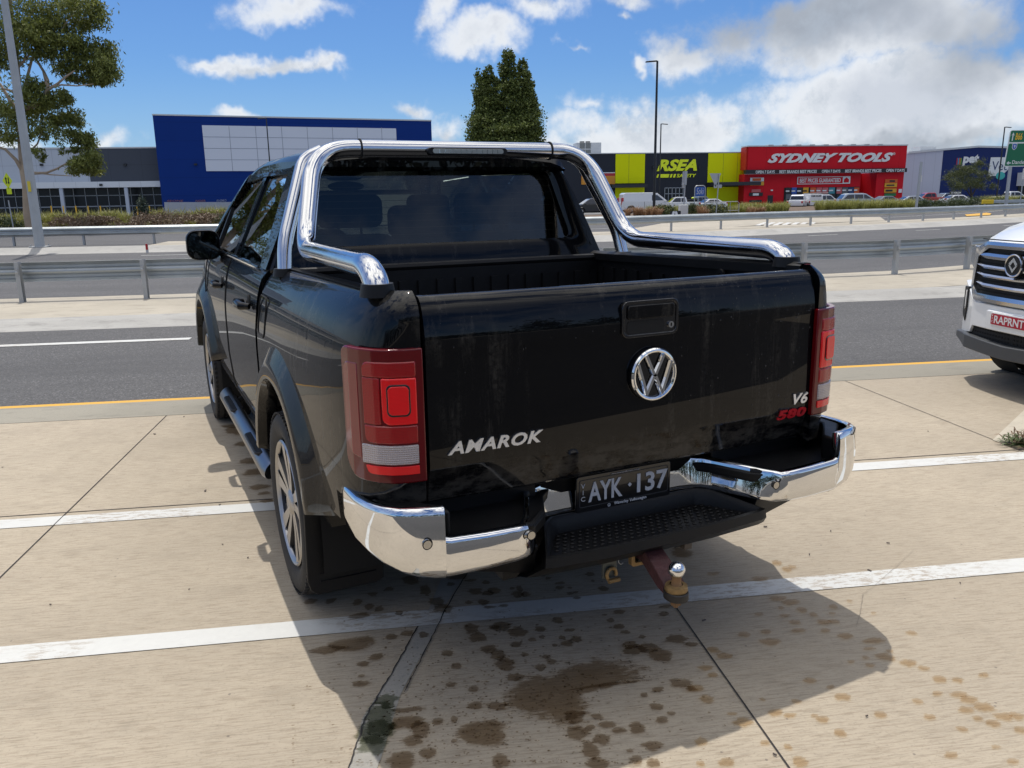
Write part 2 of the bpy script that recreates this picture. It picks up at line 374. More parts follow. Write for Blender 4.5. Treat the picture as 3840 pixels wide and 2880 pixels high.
def crackline(pts, w, z):
    mb = MB(); P = []
    for (x0, y0), (x1, y1) in zip(pts, pts[1:]):
        for k in range(14):
            t = k/14; P.append((x0+(x1-x0)*t+random.uniform(-1, 1)*w*.8, y0+(y1-y0)*t))
    mb.loft([[(x-w*random.uniform(.3, 1), y, z), (x+w*random.uniform(.3, 1), y, z)] for x, y in P], closed=False, caps=False); return mb
crackline([(.36, 3.5), (.145, 2.94), (.02, 2.55), (-.03, 2.4)], .003, .005).build('pavement_crack', M['joint'], smooth=0)['kind'] = 'structure'
crackline([(.035, 2.83), (-.05, 2.58), (-.15, 2.3), (-.19, 2.08), (-.25, 1.7)], .0035, .005).build('pavement_crack', M['joint'], smooth=0)['kind'] = 'structure'
M['hair'] = mat('hairline crack', (.27, .23, .18), .9)
crackline([tuple(gnd(*p)[:2]) for p in ((3430, 2060), (3340, 2145), (3290, 2190), (3235, 2230), (3225, 2300), (3210, 2360))], .0016, .0055).build('pavement_crack', M['hair'], smooth=0)['kind'] = 'structure'
# kerb, median with its footpath, second road, second median
def kerb(name, prof, m):
    mb = MB(); mb.loft([[(x, y+cu(x), z) for y, z in prof] for x in [-42+1.5*i for i in range(76)]], closed=False, caps=False)
    o = mb.build(name, m, smooth=0, norm=False); o['kind'] = 'structure'; return o
kerb('kerb', [(11.2, -.02), (11.28, .0), (11.42, .012), (11.62, .07), (11.70, .08), (11.85, .084)], M['kerbc'])
strip('median_footpath', M['concrete_old'], 11.85, 14.3, z=.084, z2=.10)
M['mconc'] = mat('median concrete', fn=lambda q, p, o: f_concrete(q, p, o, (.40, .36, .29), .08, 1.8)); bpy.data.objects['median_footpath'].data.materials[0] = M['mconc']
kerb('kerb', [(14.3, .10), (14.38, .09), (14.42, .0), (14.42, -.04)], M['kerbc'])
for k in range(-9, 18): sheet('kerb_joint', M['joint'], [(k*2.6+.3-.012, 11.45+cu(k*2.6)), (k*2.6+.3+.012, 11.45+cu(k*2.6)), (k*2.6-.1+.012, 12.36+cu(k*2.6)), (k*2.6-.1-.012, 12.36+cu(k*2.6))], .135) if False else None
strip('main_road', M['asphalt2'], 14.40, 28.9, z=-.012)
for k in range(-4, 7): strip('lane_dash', M['white_line'], 27.0, 27.12, x0=5.9*k-1.9-5.9, x1=5.9*k-.4-5.9, z=-.004, step=1)
for k in range(-4, 7): strip('lane_dash', M['white_line'], 21.4, 21.5, x0=9*k, x1=9*k+3, z=-.004, step=1)
kerb('kerb', [(28.75, -.02), (28.95, .0), (29.25, .03), (29.75, .14), (30.0, .15), (30.3, .15)], M['kerbc'])
strip('far_median', M['mconc'], 30.3, 33.2, z=.15, x0=-8.5)
strip('far_median', M['asphalt2'], 30.3, 33.2, z=.15, x1=-8.5)
kerb('kerb', [(33.2, .15), (33.4, .13), (33.5, -.04)], M['kerbc'])
strip('far_road', M['asphalt2'], 33.45, 46.5, z=-.014)
strip('lane_line', M['white_line'], 40, 40.14, z=-.008, x0=10, x1=70)
strip('verge_kerb', M['kerbc'], 46.5, 47.1, z=.08, z2=.1, skirt=.1)
def blob(cx, cy, rx, ry, n=40, j=.25, seed=0):
    rnd = random.Random(seed+int(cx*977)+int(cy*331)); ph = [(rnd.uniform(0, 6.3), rnd.choice((2, 3, 4, 5, 7, 9, 13)), rnd.uniform(.3, 1)) for _ in range(6)]
    P = []
    for k in range(n):
        a = 2*math.pi*k/n; r = 1+j*sum(w*math.sin(f*a+p) for p, f, w in ph)/3
        P.append((cx+rx*r*math.cos(a)+rnd.uniform(-.08, .08)*rx, cy+ry*r*math.sin(a)))
    return P
sheet('verge_soil', M['soil'], [(-60, 48.5)]+[(x, 47.05+cu(x)) for x in range(-55, 11, 3)]+[(14, 50), (16, 62), (-60, 62)], .06)
sheet('verge_soil', M['soil'], [(9, 51), (20, 52), (30, 60), (60, 85), (70, 110), (60, 112), (30, 78), (10, 68)], -.02)
strip('far_channel', M['mconc'], 0, 1, x0=8, x1=9, z=-.2) if False else None
sheet('crossing_island', M['mconc'], [tuple(gnd(*p)[:2]) for p in ((2360, 862), (2480, 840), (2790, 822), (3300, 815), (3320, 829), (2860, 846), (2440, 872))], .03)
sheet('island_line', M['yellow_line'], [tuple(gnd(*p)[:2]) for p in ((2290, 862), (2440, 852), (2440, 855), (2290, 866))], .02)
for k in range(7): sheet('crossing_bar', M['white_line'], [tuple(gnd(*p)[:2]) for p in ((2830+32*k, 848), (2850+32*k, 848), (2880+30*k, 836), (2862+30*k, 836))], .035)
# ------------------------------------------------------------ guard rails
def guard_rail(Y, xs, h, label, name='guard_rail', flip=False):
    t = thing(name, label, 'guard rail', (0, Y, 0))
    prof = [(.0, -.155), (-.02, -.15), (-.045, -.12), (-.082, -.1), (-.082, -.055), (-.03, -.03), (-.022, 0), (-.03, .03), (-.082, .055), (-.082, .1), (-.045, .12), (-.02, .15), (0, .155)]
    X = np.arange(xs[0], xs[1], 1.0)
    rail = MB().loft([[(x, cu(x)+((.11-p[0]) if flip else (p[0]-.05)), h-.155+p[1]) for p in prof] for x in X], closed=False, caps=False)
    o = rail.build('rail', M['galv'], t, smooth=50, norm=False)
    md = o.modifiers.new('s', 'SOLIDIFY'); md.thickness = .004
    return t
def rail_posts(t, X, h, mz, w=.065):
    for x in X:
        y = cu(x)
        m = MB().bx(-w/2, w/2, .06, .066, mz, h).bx(-w/2, w/2, -.04, -.034, mz, h).bx(-w/2, -w/2+.006, -.034, .06, mz, h)
        m.bx(-.02, .02, -.06, -.04, h-.2, h-.1)
        m.v = [(a+x, c+y, d) for a, c, d in m.v]
        m.build('post', M['galvd'], t, smooth=0)
        MB().sphere((x, y-.068, h-.155), (.022, .012, .022), 8, 5).build('bolt', M['galvd'], t)
t = guard_rail(13.75, (-24, 30), .715, 'near galvanised W-beam guard rail running behind the black pickup, its posts on the footpath', flip=True)
rail_posts(t, [-5.82+1.882*k for k in range(-9, 19)], .725, .09)
t = guard_rail(31.6, (-34, 58), .81, 'farther galvanised guard rail on the second median, its bright top edge in the sun')
rail_posts(t, [-13.6+2.5*k for k in range(-7, 27)], .80, .15)
# ------------------------------------------------------------ poles and signs
M['pole_black'] = mat('black pole paint', (.012, .012, .013), .35); M['alu'] = mat('sign aluminium', (.42, .43, .44), .45, metal=.6)
p0 = gnd(150, 925, .15); Yp = 30.9
a0 = at(150, 925, Yp); a1 = at(40, 0, Yp)
t = thing('light_pole', 'tall grey octagonal galvanised light pole standing on the far median at the left', 'light pole', (a0.x, Yp, .15))
M['galvp'] = mat('weathered galvanised pole', (.40, .42, .43), .55, metal=.25, var=.22, vscale=2.2)
MB().tube([(0, 0, .02), (0, 0, 12.5)], [.175, .09], 8).build('shaft', M['galvp'], t, smooth=0)
MB().bx(-.27, .27, -.27, .27, .0, .04).build('base_plate', M['galvd'], t, smooth=0, bevel=.01)
for sx in (-1, 1):
    for sy in (-1, 1): MB().cyl((sx*.21, sy*.21, .04), (sx*.21, sy*.21, .11), .022, 8).build('anchor_bolt', M['galvd'], t)
MB().tube([(0, 0, 12.3), (0, .6, 12.9), (0, 2.2, 13.1)], .05, 8).build('arm', M['galvp'], t)
MB().box((0, 2.6, 13.1), (.3, .8, .12)).build('lamp_head', M['galvd'], t, bevel=.03)
MB().bx(-.05, .05, -.176, -.165, 1.9, 2.25).build('marker_strip', col('yellow tape', (.7, .55, .05), .5), t, smooth=0)
def black_pole(label, u, vb, vt, Y, r=.09, arm=-1, group=None):
    a = at(u, vb, Y); z1 = at(u, vt, Y).z; z0 = min(a.z, -.1 if Y > 70 else .05)
    t = thing('lamp_post', label, 'lamp post', (a.x, Y, z0))
    MB().tube([(0, 0, 0), (0, 0, z1-z0)], [r*1.1, r*.75], 12).build('shaft', M['pole_black'], t)
    MB().cyl((0, 0, 0), (0, 0, .5), r*1.6, 12).build('base', M['pole_black'], t)
    MB().box((arm*.5, 0, z1-z0-.05), (.9, .32, .09), ry=arm*.08).build('lamp_head', M['pole_black'], t, bevel=.03)
    return t
black_pole('tallest black lamp post, standing in brown grass in front of the black and yellow shop', 2452, 790, 228, 66, .11, -1)
black_pole('shorter black lamp post just right of the tallest one, before the black and yellow shop', 2472, 745, 464, 110, .10, 1)
black_pole('thin black lamp post in front of the grey panels of the blue building', 1022, 740, 442, 100, .08, -1)
black_pole('black lamp post beside the green road sign at the right edge', 3738, 735, 476, 105, .10, 1)
# warning sign at the left
Y = 51; a = at(52, 862, Y); zt = at(27, 685, Y).z
t = thing('warning_sign', 'fluorescent yellow-green diamond divided-road sign on a thin leaning post at the left edge', 'road sign', (a.x, Y, 0.0))
tp = at(27, 690, Y); lean = tp.x-a.x-.15
MB().tube([(0, 0, 0), (lean*.75+.05, 0, tp.z-.9)], .035, 8).build('post', M['alu'], t)
c = at(29, 678, Y); cx, cz = c.x-a.x, c.z
M['fluo'] = mat('fluorescent sheeting', (.66, .78, .02), .5); M['ink'] = mat('black ink', (.008, .008, .008), .5)
MB().prism([(cx, cz-.45), (cx+.26, cz), (cx, cz+.45), (cx-.26, cz)], 'y', -.06, -.045).build('diamond_plate', M['fluo'], t, smooth=0)
MB().prism([(cx-.09, cz-.16), (cx-.03, cz-.16), (cx-.03, cz+.1), (cx-.0, cz+.1), (cx-.06, cz+.22), (cx-.12, cz+.1), (cx-.09, cz+.1)], 'y', -.064, -.061).prism([(cx+.04, cz+.18), (cx+.09, cz+.18), (cx+.09, cz-.08), (cx+.12, cz-.08), (cx+.065, cz-.22), (cx, cz-.08), (cx+.04, cz-.08)], 'y', -.064, -.061).build('arrow_symbol', M['ink'], t, smooth=0)
c = at(36, 716, Y); cx, cz = c.x-a.x, c.z
MB().prism(rrect(cx, cz, .26, .36, .03, 3), 'y', -.06, -.045).build('supplementary_plate', M['fluo'], t, smooth=0)
txt('70', .2).build('number', M['ink'], t, smooth=0) if False else None
# red-tipped delineator on the far kerb
a = gnd(555, 965, 0); MBd = MB().box((0, 0, .15), (.08, .02, .30)); tag(MBd.build('delineator', col('delineator white', (.6, .58, .55), .5), smooth=0), 'small slim marker post with a red face at the far kerb', 'marker post')
bpy.data.objects['delineator'].location = (at(555, 965, 28.6).x, 28.6, 0)
MB().bx(-.035, .035, -.016, -.012, .10, .29).build('red_face', col('red', (.5, .02, .02), .4), bpy.data.objects['delineator'], smooth=0)
# give-way sign seen from behind
Y = 58; a = at(2685, 800, Y)
t = thing('give_way_sign', 'back of a triangular give way sign with a small plate below, before the yellow wall', 'road sign', (a.x, Y, 0))
z = lambda v, u=2690: at(u, v, Y).z
MB().cyl((0, 0, 0), (.13, 0, z(652)), .04, 8).build('post', M['alu'], t)
A, B, C3 = at(2662, 650, Y), at(2705, 650, Y), at(2684, 701, Y)
MB().prism([(A.x-a.x, A.z), (B.x-a.x, B.z), (C3.x-a.x, C3.z)], 'y', .05, .06).build('triangle_plate', M['alu'], t, smooth=0)
MB().prism(rrect(.08, z(698.5), .62, .24, .05, 3), 'y', .05, .06).build('lower_plate', M['alu'], t, smooth=0)
Y = 60; a = at(2562, 803, Y)
t = thing('sign_post', 'grey post with a sign seen edge-on between lamp post and blue board', 'road sign', (a.x, Y, 0))
MB().cyl((0, 0, 0), (.1, 0, at(2564, 645, Y).z), .05, 8).build('post', M['alu'], t)
MB().box((.02, 0, at(2564, 660, Y).z-.15), (.16, .6, 1.0), ry=.05).build('edge_on_plate', M['alu'], t, smooth=0)
MB().box((-.06, 0, at(2564, 698, Y).z), (.14, .3, .3)).build('push_button_box', M['alu'], t, smooth=0, bevel=.02)
# blue board in a hoop frame, chalky scrawl
Y = 72; a = at(2603, 790, Y); w = at(2642, 790, Y).x-a.x; zt = at(2620, 700, Y).z; zb = at(2620, 735, Y).z
t = thing('blue_board', 'blue board with white scrawled tag in a grey hoop frame', 'sign board', (a.x, Y, -.1))
MB().tube([(0, 0, 0), (0, 0, zt), (.08, 0, zt+.12), (.2, 0, zt+.18), (w-.2, 0, zt+.18), (w-.08, 0, zt+.12), (w, 0, zt), (w, 0, 0)], .045, 8).build('hoop_frame', M['alu'], t)
MB().bx(.06, w-.06, -.02, .02, zb+.1, zt+.08).build('panel', col('board blue', (.035, .11, .42), .4), t, smooth=0)
fit(txt('Soki', 1, .004, bold=-.01, shear=.2), .16, w-.14, zb+.25, zt-.02, -.026).build('scrawl', col('white ink', (.7, .7, .72), .6), t, smooth=0)
# utility cabinet, chevron board, pedestrian fence
Y = 57; a = at(2550, 806, Y); w = at(2580, 806, Y).x-a.x; zt = at(2560, 768, Y).z
t = thing('utility_cabinet', 'plain white utility cabinet beside the sign post', 'cabinet', (a.x, Y, 0))
MB().bx(0, w, 0, .4, 0, zt).build('housing', col('cabinet white', (.62, .62, .60), .5), t, bevel=.02)
MB().bx(.04, w-.04, -.012, -.001, .12, zt-.08).build('door', M['delineator'] if 'delineator' in M else col('cabinet door', (.58, .58, .56), .5), t, bevel=.004)
Y = 52; a = at(2513, 806, Y); w = at(2553, 806, Y).x-a.x; zt = at(2530, 791, Y).z
t = thing('chevron_board', 'low black board with white chevron stripes beside the utility cabinet', 'hazard board', (a.x, Y, 0))
MB().bx(0, w, 0, .03, max(.05, zt-.45), zt).build('panel', M['ink'], t, smooth=0)
zz = max(.05, zt-.45)
for s, x in ((1, .03), (-1, w*.60)): MB().prism([(x, zz), (x+.17, zz), (x+.17+s*.12+.03*s, zt-.02), (x+s*.12+.03*s, zt-.02)], 'y', -.004, -.001).build('chevron', col('white ink', (.7, .7, .72), .6), t, smooth=0)
for x in (.08, w-.08): MB().bx(x-.02, x+.02, .03, .06, 0, zt).build('leg', M['alu'], t, smooth=0)
Y = 66; a = at(2640, 792, Y); w = at(2770, 790, Y).x-a.x; zt = at(2700, 757, Y).z
t = thing('pedestrian_fence', 'low tubular steel pedestrian fence in the grass before the yellow and red walls', 'fence', (a.x, Y, 0))
MB().tube([(0, 0, 0), (0, 0, zt-.15), (.12, 0, zt), (w-.12, 0, zt), (w, 0, zt-.15), (w, 0, 0)], .035, 8).build('top_rail', M['alu'], t)
MB().cyl((0, 0, .25), (w, 0, .25), .025, 8).build('bottom_rail', M['alu'], t)
for k in range(1, 4): MB().cyl((w*k/4, 0, 0), (w*k/4, 0, zt), .025, 8).build('upright', M['alu'], t)
# slim square post with a small white plate at the right
Y = 54; a = at(3436, 775, Y)
t = thing('sign_post', 'flat grey post with small white plate before the grey wall beside the red shop', 'road sign', (a.x, Y, 0))
MB().box((.03, 0, 1.9), (.17, .08, 3.8), ry=.02).build('post', M['alu'], t, smooth=0)
MB().box((.17, -.02, at(3440, 659, Y).z), (.09, .02, .45)).build('small_plate', col('cabinet white', (.62, .62, .60), .5), t, smooth=0)
t.location.z = -.2
# green direction sign
Y = 56; TL, BL, TR = at(3789, 488, Y), at(3776, 625, Y), at(3990, 470, Y)
cz0, cz1 = BL.z, TL.z; x0 = TL.x; Wd = 4.6
t = thing('direction_sign', 'large green direction sign with white border on grey posts, cut by the right edge', 'road sign', (x0, Y, 0), rz=R(-4))
M['sgreen'] = mat('sign green', (.004, .14, .06), .45); M['swhite'] = mat('sign white', (.72, .74, .73), .5)
H = cz1-cz0
def lean(mb):                                   # the plate leans back a touch, as in the photo
    mb.v = [(v[0]-(cz1-v[2])*.075, v[1], v[2]) for v in mb.v]; return mb
lean(MB().prism(rrect(Wd/2, (cz0+cz1)/2, Wd, H, .14), 'y', 0, .03)).build('border_plate', M['swhite'], t, smooth=0)
zs_ = cz0+H*.655
lean(MB().prism(rrect(Wd/2, (zs_+cz1)/2, Wd-.14, cz1-zs_-.09, .09), 'y', -.004, -.001).prism(rrect(Wd/2, (zs_+cz0)/2, Wd-.14, zs_-cz0-.11, .09), 'y', -.004, -.001)).build('green_face', M['sgreen'], t, smooth=0)
lean(MB().prism([(.24, zs_+.14), (.32, zs_+.14), (.32, cz1-.34), (.40, cz1-.40), (.28, cz1-.16), (.16, cz1-.40), (.24, cz1-.34)], 'y', -.008, -.005)).build('up_arrow', M['swhite'], t, smooth=0)
lean(fit(txt('B66', 1, .003, .02), .50, 1.02, zs_+.2, cz1-.2, -.008)).build('route_number', col('sign yellow', (.8, .47, .02), .5), t, smooth=0)
lean(MB().prism([(.55+.19*s, cz0+H*.55+.22*q_) for s, q_ in ((-1, 1), (0, 1.15), (1, 1), (1, -.2), (.6, -.8), (0, -1.1), (-.6, -.8), (-1, -.2))], 'y', -.008, -.005)).build('route_shield', M['swhite'], t, smooth=0)
lean(MB().prism([(.55+.155*s, cz0+H*.55+.18*q_) for s, q_ in ((-1, 1), (0, 1.15), (1, 1), (1, -.2), (.6, -.8), (0, -1.1), (-.6, -.8), (-1, -.2))], 'y', -.012, -.009)).build('shield_face', col('board blue', (.035, .11, .42), .4), t, smooth=0)
lean(fit(txt('9', 1, .003, .02), .49, .61, cz0+H*.55-.09, cz0+H*.55+.12, -.015)).build('route_number', M['swhite'], t, smooth=0)
lean(MB().prism([(.16, cz0+.26), (.34, cz0+.40), (.34, cz0+.30), (.5, cz0+.30), (.5, cz0+.22), (.34, cz0+.22), (.34, cz0+.12)], 'y', -.008, -.005)).build('left_arrow', M['swhite'], t, smooth=0)
lean(fit(txt('Dandenong', 1, .003, .01), .60, 2.25, cz0+.10, cz0+.45, -.008)).build('lettering', M['swhite'], t, smooth=0)
lean(fit(txt('Mornington Pen', 1, .003, .01), 1.28, 3.9, zs_-.62, zs_-.25, -.008)).build('lettering', M['swhite'], t, smooth=0) if False else None
lean(MB().bx(1.06, 1.12, -.008, -.005, cz0+H*.44, cz0+H*.6).bx(1.06, 1.12, -.008, -.005, cz0+H*.25, cz0+H*.38)).build('lettering', M['swhite'], t, smooth=0) if False else None
for x in (.42, 3.4): MB().bx(x-.09, x+.09, .04, .2, 0, cz1).build('post', M['alu'], t, smooth=0)
Y = 58; a = at(3826, 755, Y)
t = thing('sign_post', 'thin grey post with a small white sign right of the green sign leg', 'road sign', (a.x, Y, 0))
MB().cyl((0, 0, 0), (0, 0, at(3826, 655, Y).z), .04, 8).build('post', M['alu'], t)
MB().bx(-.12, .5, -.05, -.03, at(3826, 673, Y).z, at(3826, 632, Y).z).build('plate', col('cabinet white', (.62, .62, .60), .5), t, smooth=0)
# yellow rail terminal
Y = 60; a, c = at(3683, 764, Y), at(3726, 753, Y); e = at(3900, 745, Y)
t = thing('rail_terminal', 'yellow wrapped end of a guard rail in front of the hedge at right', 'guard rail', (a.x, Y, 0))
MB().bx(0, c.x-a.x, -.06, .1, a.z-.02, a.z+.3).build('yellow_end', col('terminal yellow', (.72, .5, .02), .5), t, smooth=0, bevel=.03)
MB().bx(c.x-a.x, e.x-a.x+6, -.05, .03, a.z+.02, a.z+.27).build('rail', M['galv'], t, smooth=0, bevel=.03)
for k in range(4): MB().bx(.3+k*2, .4+k*2, .1, .2, 0, a.z+.2).build('post', M['galvd'], t, smooth=0)
sheet('painted_kerb', M['yellow_line'], [tuple(gnd(*p)[:2]) for p in ((3618, 806), (3700, 799), (3718, 802), (3712, 808), (3625, 812))], .03)
# ============================================================ BUILDINGS
def wallmat(name, c, vx=0, hz_=0, rough=.55, var=.05):
    """painted panel wall with faint joints; vx / hz_ = joint spacing in metres"""
    def f(q, p, oc):
        P = wpos(q); s = q.n('ShaderNodeSeparateXYZ', {0: P}); base = q.mix(q.noise(P, .35, 4, .6), tuple(x*(1-var) for x in c), tuple(min(1, x*(1+var)) for x in c))
        for ax, sp_ in ((0, vx), (2, hz_)):
            if sp_:
                d = q.m('ABSOLUTE', q.m('SUBTRACT', q.m('FRACT', q.m('DIVIDE', s.outputs[ax], sp_)), .5))
                base = q.mix(q.m('MULTIPLY', q.ss(d, .5-.035/sp_*1.2, .5-.01/sp_), .5), base, tuple(x*.45 for x in c))
        setc(q, p, base); p.inputs['Roughness'].default_value = rough; p.inputs['Specular IOR Level'].default_value = .15
        st = q.noise(q.v('MULTIPLY', P, (3, 3, .15)), 1.2, 4, .6); setbump(q, p, st, .05, .01)
    return mat(name, c, fn=f)
def P2(u, v, Y, a): p = at(u, v, Y); return (p.x-a.x, p.z)
def RF(Y, a, ur, vr=650): return lambda u, v: P2(u or ur, v or vr, Y, a)
def quad(mb, pts, y0, y1): return mb.prism(pts, 'y', y0, y1)
# ---- left grey shop row
Y = 131; a = at(0, 780, Y); a.z = 0
t = thing('grey_shop', 'long low grey shop with dark glazed front and white fascia, left of the blue building', 'building', (a.x, Y, 0))
r = RF(Y, a, 300)
xl = r(-420, 600)[0]; zr = r(300, 558)[1]; xm = r(332, 620)[0]; xr = r(604, 620)[0]
zf1, zf0 = r(300, 683)[1], r(300, 705)[1]
MB().bx(xl, xm, 0, .4, zf1+.01, zr).build('light_wall', wallmat('light grey panel', (.44, .48, .54), 2.3, 3.6), t, smooth=0)
MB().bx(xm+.01, xr+.6, -.02, .4, zf1+.01, zr-.02).build('dark_wall', wallmat('dark grey panel', (.065, .075, .095), 4.5, 3.6), t, smooth=0)
MB().bx(xl, xr+.6, -.08, 30, zr+.02, zr+.22).build('roof', col('roof cap', (.55, .57, .58), .5), t, smooth=0)
MB().bx(xl, xr+.2, -1.6, .3, zf0, zf1).build('fascia', wallmat('white fascia', (.62, .66, .70), 3), t, smooth=0)
M['shopglass'] = mat('shop glass', (.012, .016, .02), .25, spec=.25)
MB().bx(xl, xr+.6, 1.2, 1.4, -.6, zf0+.1).build('glazing', M['shopglass'], t, smooth=0)
MB().bx(xl, xr+.6, 1.5, 1.6, -.6, zf0+.2).build('inner_wall', M['dark'], t, smooth=0)
mb = MB(); zmid = r(300, 734)[1]; mb.bx(xl, xr+.6, 1.1, 1.2, zmid-.05, zmid+.05).bx(xl, xr+.6, 1.1, 1.2, r(300, 773)[1], r(300, 777)[1])
for k in range(30):
    x = xr-.2-k*1.62
    if x > xl: mb.bx(x-.04, x+.04, 1.1, 1.21, -.6, zf0)
mb.build('mullions', col('mullion grey', (.36, .39, .42), .5), t, smooth=0)
for u in (247, 487): x = r(u, 760)[0]; MB().bx(x-.16, x+.32, -1.5, -1.1, -.6, zf0).build('pillar', col('pillar grey', (.42, .47, .55), .5), t, smooth=0)
for u, v in ((157, 618), (470, 618), (393, 694)): x, z = r(u, v); MB().bx(x-.2, x+.2, -.3 if v < 690 else -1.8, .0 if v < 690 else -1.6, z-.15, z+.15).build('wall_light', M['pole_black'], t, smooth=0)
BLAB = ['small yellow bollard nearest the gum tree trunk', 'small yellow bollard second from the gum tree trunk', 'small yellow bollard third from the gum tree trunk', 'small yellow bollard in the middle of the row of seven', 'small yellow bollard third from the blue building', 'small yellow bollard second from the blue building, right of the pillar', 'small yellow bollard nearest the blue building']
for i, u in enumerate((193, 238, 285, 331, 377, 515, 561)):
    x = at(u, 785, 126).x; o = MB().cyl((0, 0, -.6), (0, 0, at(u, 772, 126).z), .09, 10).build('bollard', col('bollard yellow', (.75, .42, .02), .5)); o.location = (x, 126, 0)
    tag(o, BLAB[i], 'bollard', 'yellow bollards along the grey shop front')
# ---- blue building
Y = 128
A, B, Bb = at(572, 433, Y), at(1617, 455, Y+5), at(604, 771, Y)
t = thing('blue_building', 'tall windowless cobalt blue building with a big pale grey panel', 'building', (A.x, Y, 0)); a = Vector((A.x, 0, 0))
dx = B.x-A.x; k5 = 5/dx
def yb(x): return x*k5
def face(mb, pts, off, th):
    n = len(pts); vs = [(x, yb(x)+off, z) for x, z in pts]+[(x, yb(x)+off+th, z) for x, z in pts]
    return mb.add(vs, [tuple(range(n)), tuple(reversed(range(n, 2*n)))]+[(i, i+n, (i+1) % n+n, (i+1) % n) for i in range(n)])
face(MB(), [(0, -.6), (dx, -.6), (dx, B.z), (0, A.z)], 0, 32).build('wall', wallmat('cobalt panel', (.003, .030, .19), 0, 2.6, .6, .07), t, smooth=0)
face(MB(), [(-.05, A.z+.02), (-.05, A.z+.22), (dx+.05, B.z+.22), (dx+.05, B.z+.02)], -.06, 32.1).build('parapet_cap', col('roof cap', (.55, .57, .58), .5), t, smooth=0)
def bp(u, v): p = at(u, v, Y+5*(u-572)/1045); return (p.x-A.x, p.z)
g = [bp(758, 470), bp(1485, 482), bp(1495, 640), bp(775, 642)]; g[2] = (g[1][0], g[2][1]); g[3] = (g[0][0], g[3][1])
face(MB(), [g[3], g[2], g[1], g[0]], -.12, .1).build('grey_panel', col('pale panel', (.62, .66, .74), .6), t, smooth=0)
mb = MB(); 
for k in range(1, 4):
    z0 = g[0][1]+(g[3][1]-g[0][1])*k/4; z1 = g[1][1]+(g[2][1]-g[1][1])*k/4; face(mb, [(g[0][0], z0-.03), (g[1][0], z1-.03), (g[1][0], z1+.03), (g[0][0], z0+.03)], -.135, .01)
for k in range(1, 8):
    x = g[0][0]+(g[1][0]-g[0][0])*k/7.6; face(mb, [(x-.03, g[3][1]), (x+.03, g[3][1]), (x+.03, g[0][1]-.1), (x-.03, g[0][1]-.1)], -.135, .01)
mb.build('panel_joints', col('joint grey', (.22, .25, .31), .6), t, smooth=0)
face(MB(), [(0.3, -.6), (dx-.3, -.6), (dx-.3, bp(900, 767)[1]), (.3, bp(640, 758)[1])], -.1, .08).build('plinth', col('plinth', (.36, .38, .42), .7, var=.2), t, smooth=0)
x, z = bp(730, 620); face(MB(), [(x, z), (x+.4, z), (x+.4, z+.25), (x, z+.25)], -.3, .25).build('wall_light', M['pole_black'], t, smooth=0)
for (s, u0, u1, v0, v1, c, nm) in (('SEONE', 628, 690, 757, 749, (.45, .2, .16), 'graffiti'), ('NOER', 735, 772, 757, 749, (.45, .22, .2), 'graffiti'), ('ANIMO', 812, 850, 758, 747, (.4, .45, .6), 'graffiti')):
    p, q_ = bp(u0, v0), bp(u1, v1); m_ = fit(txt(s, 1, .01, .01, .2), p[0], q_[0], p[1], q_[1], 0); m_.v = [(v[0], yb(v[0])-.13, v[2]) for v in m_.v]
    m_.build('graffiti', mat('graffiti', c, .7), t, smooth=0)
# rooftop flue
x, z = bp(1585, 510)
# ---- black and yellow shop
Y = 140; a = at(2000, 700, Y); a.z = 0
t = thing('black_yellow_shop', 'single-storey shop in black and acid yellow panels with a yellow slanted logo', 'building', (a.x, Y, 0))
r = RF(Y, a, 2480)
blk = wallmat('charcoal panel', (.028, .032, .042), 6, 0, .5); yel = wallmat('acid yellow panel', (.72, .76, .003), 0, 0, .6, .03)
zt = r(2400, 576)[1]; xa, xb = r(1700, 600)[0], r(2793, 600)[0]
MB().bx(xa, xb, 0, 40, -.6, zt).build('wall', blk, t, smooth=0)
MB().bx(xa, xb, -.1, 40, zt+.01, zt+.16).build('parapet_cap', col('roof cap', (.55, .57, .58), .5), t, smooth=0)
for (u0, u1) in ((2308, 2418), (2655, 2792)):
    x0, x1 = r(u0, 600)[0], r(u1, 600)[0]
    MB().bx(x0, x1, -.12, -.01, r(u0, 688)[1], zt-.05).build('yellow_panel', yel, t, smooth=0)
    MB().bx(x0, x1, -.12, -.01, -.6, r(u0, 702)[1]).build('yellow_panel', yel, t, smooth=0)
for u in (2358, 2712, 2765): x = r(u, 600)[0]; MB().bx(x-.03, x+.03, -.135, -.122, r(u, 687)[1], zt-.1).build('panel_joint', col('olive joint', (.3, .31, .01), .6), t, smooth=0)
MB().bx(r(2285, 0)[0], r(2418, 0)[0], -1.8, -.2, r(0, 702)[1], r(0, 690)[1]).build('awning', col('awning black', (.02, .022, .026), .5), t, smooth=0)
MB().bx(r(2650, 0)[0], r(2826, 0)[0], -3.2, -.2, r(0, 700)[1], r(0, 687)[1]).build('awning', col('awning black', (.02, .022, .026), .5), t, smooth=0)
x0, x1 = r(2180, 0)[0], r(2306, 0)[0]
MB().bx(x0, x1, -.1, -.01, r(0, 647)[1], r(0, 644)[1]).build('white_band', M['swhite'], t, smooth=0)
MB().bx(x0, x1, -.1, -.01, r(0, 657)[1], r(0, 647.2)[1]).build('red_band', col('band red', (.42, .02, .03), .5), t, smooth=0)
MB().bx(x0, x1, -.1, -.01, r(0, 688)[1], r(0, 657.2)[1]).build('orange_band', col('band orange', (.62, .26, .02), .5), t, smooth=0)
lg = mat('logo yellow', (.80, .90, .01), .4)
z0, z1 = r(2500, 642)[1], r(2500, 598)[1]
fit(txt('RSEA', 1, .12, .045, .32), r(2462, 0)[0], r(2612, 0)[0], z0, z1, -.1).build('logo_lettering', lg, t, smooth=0)
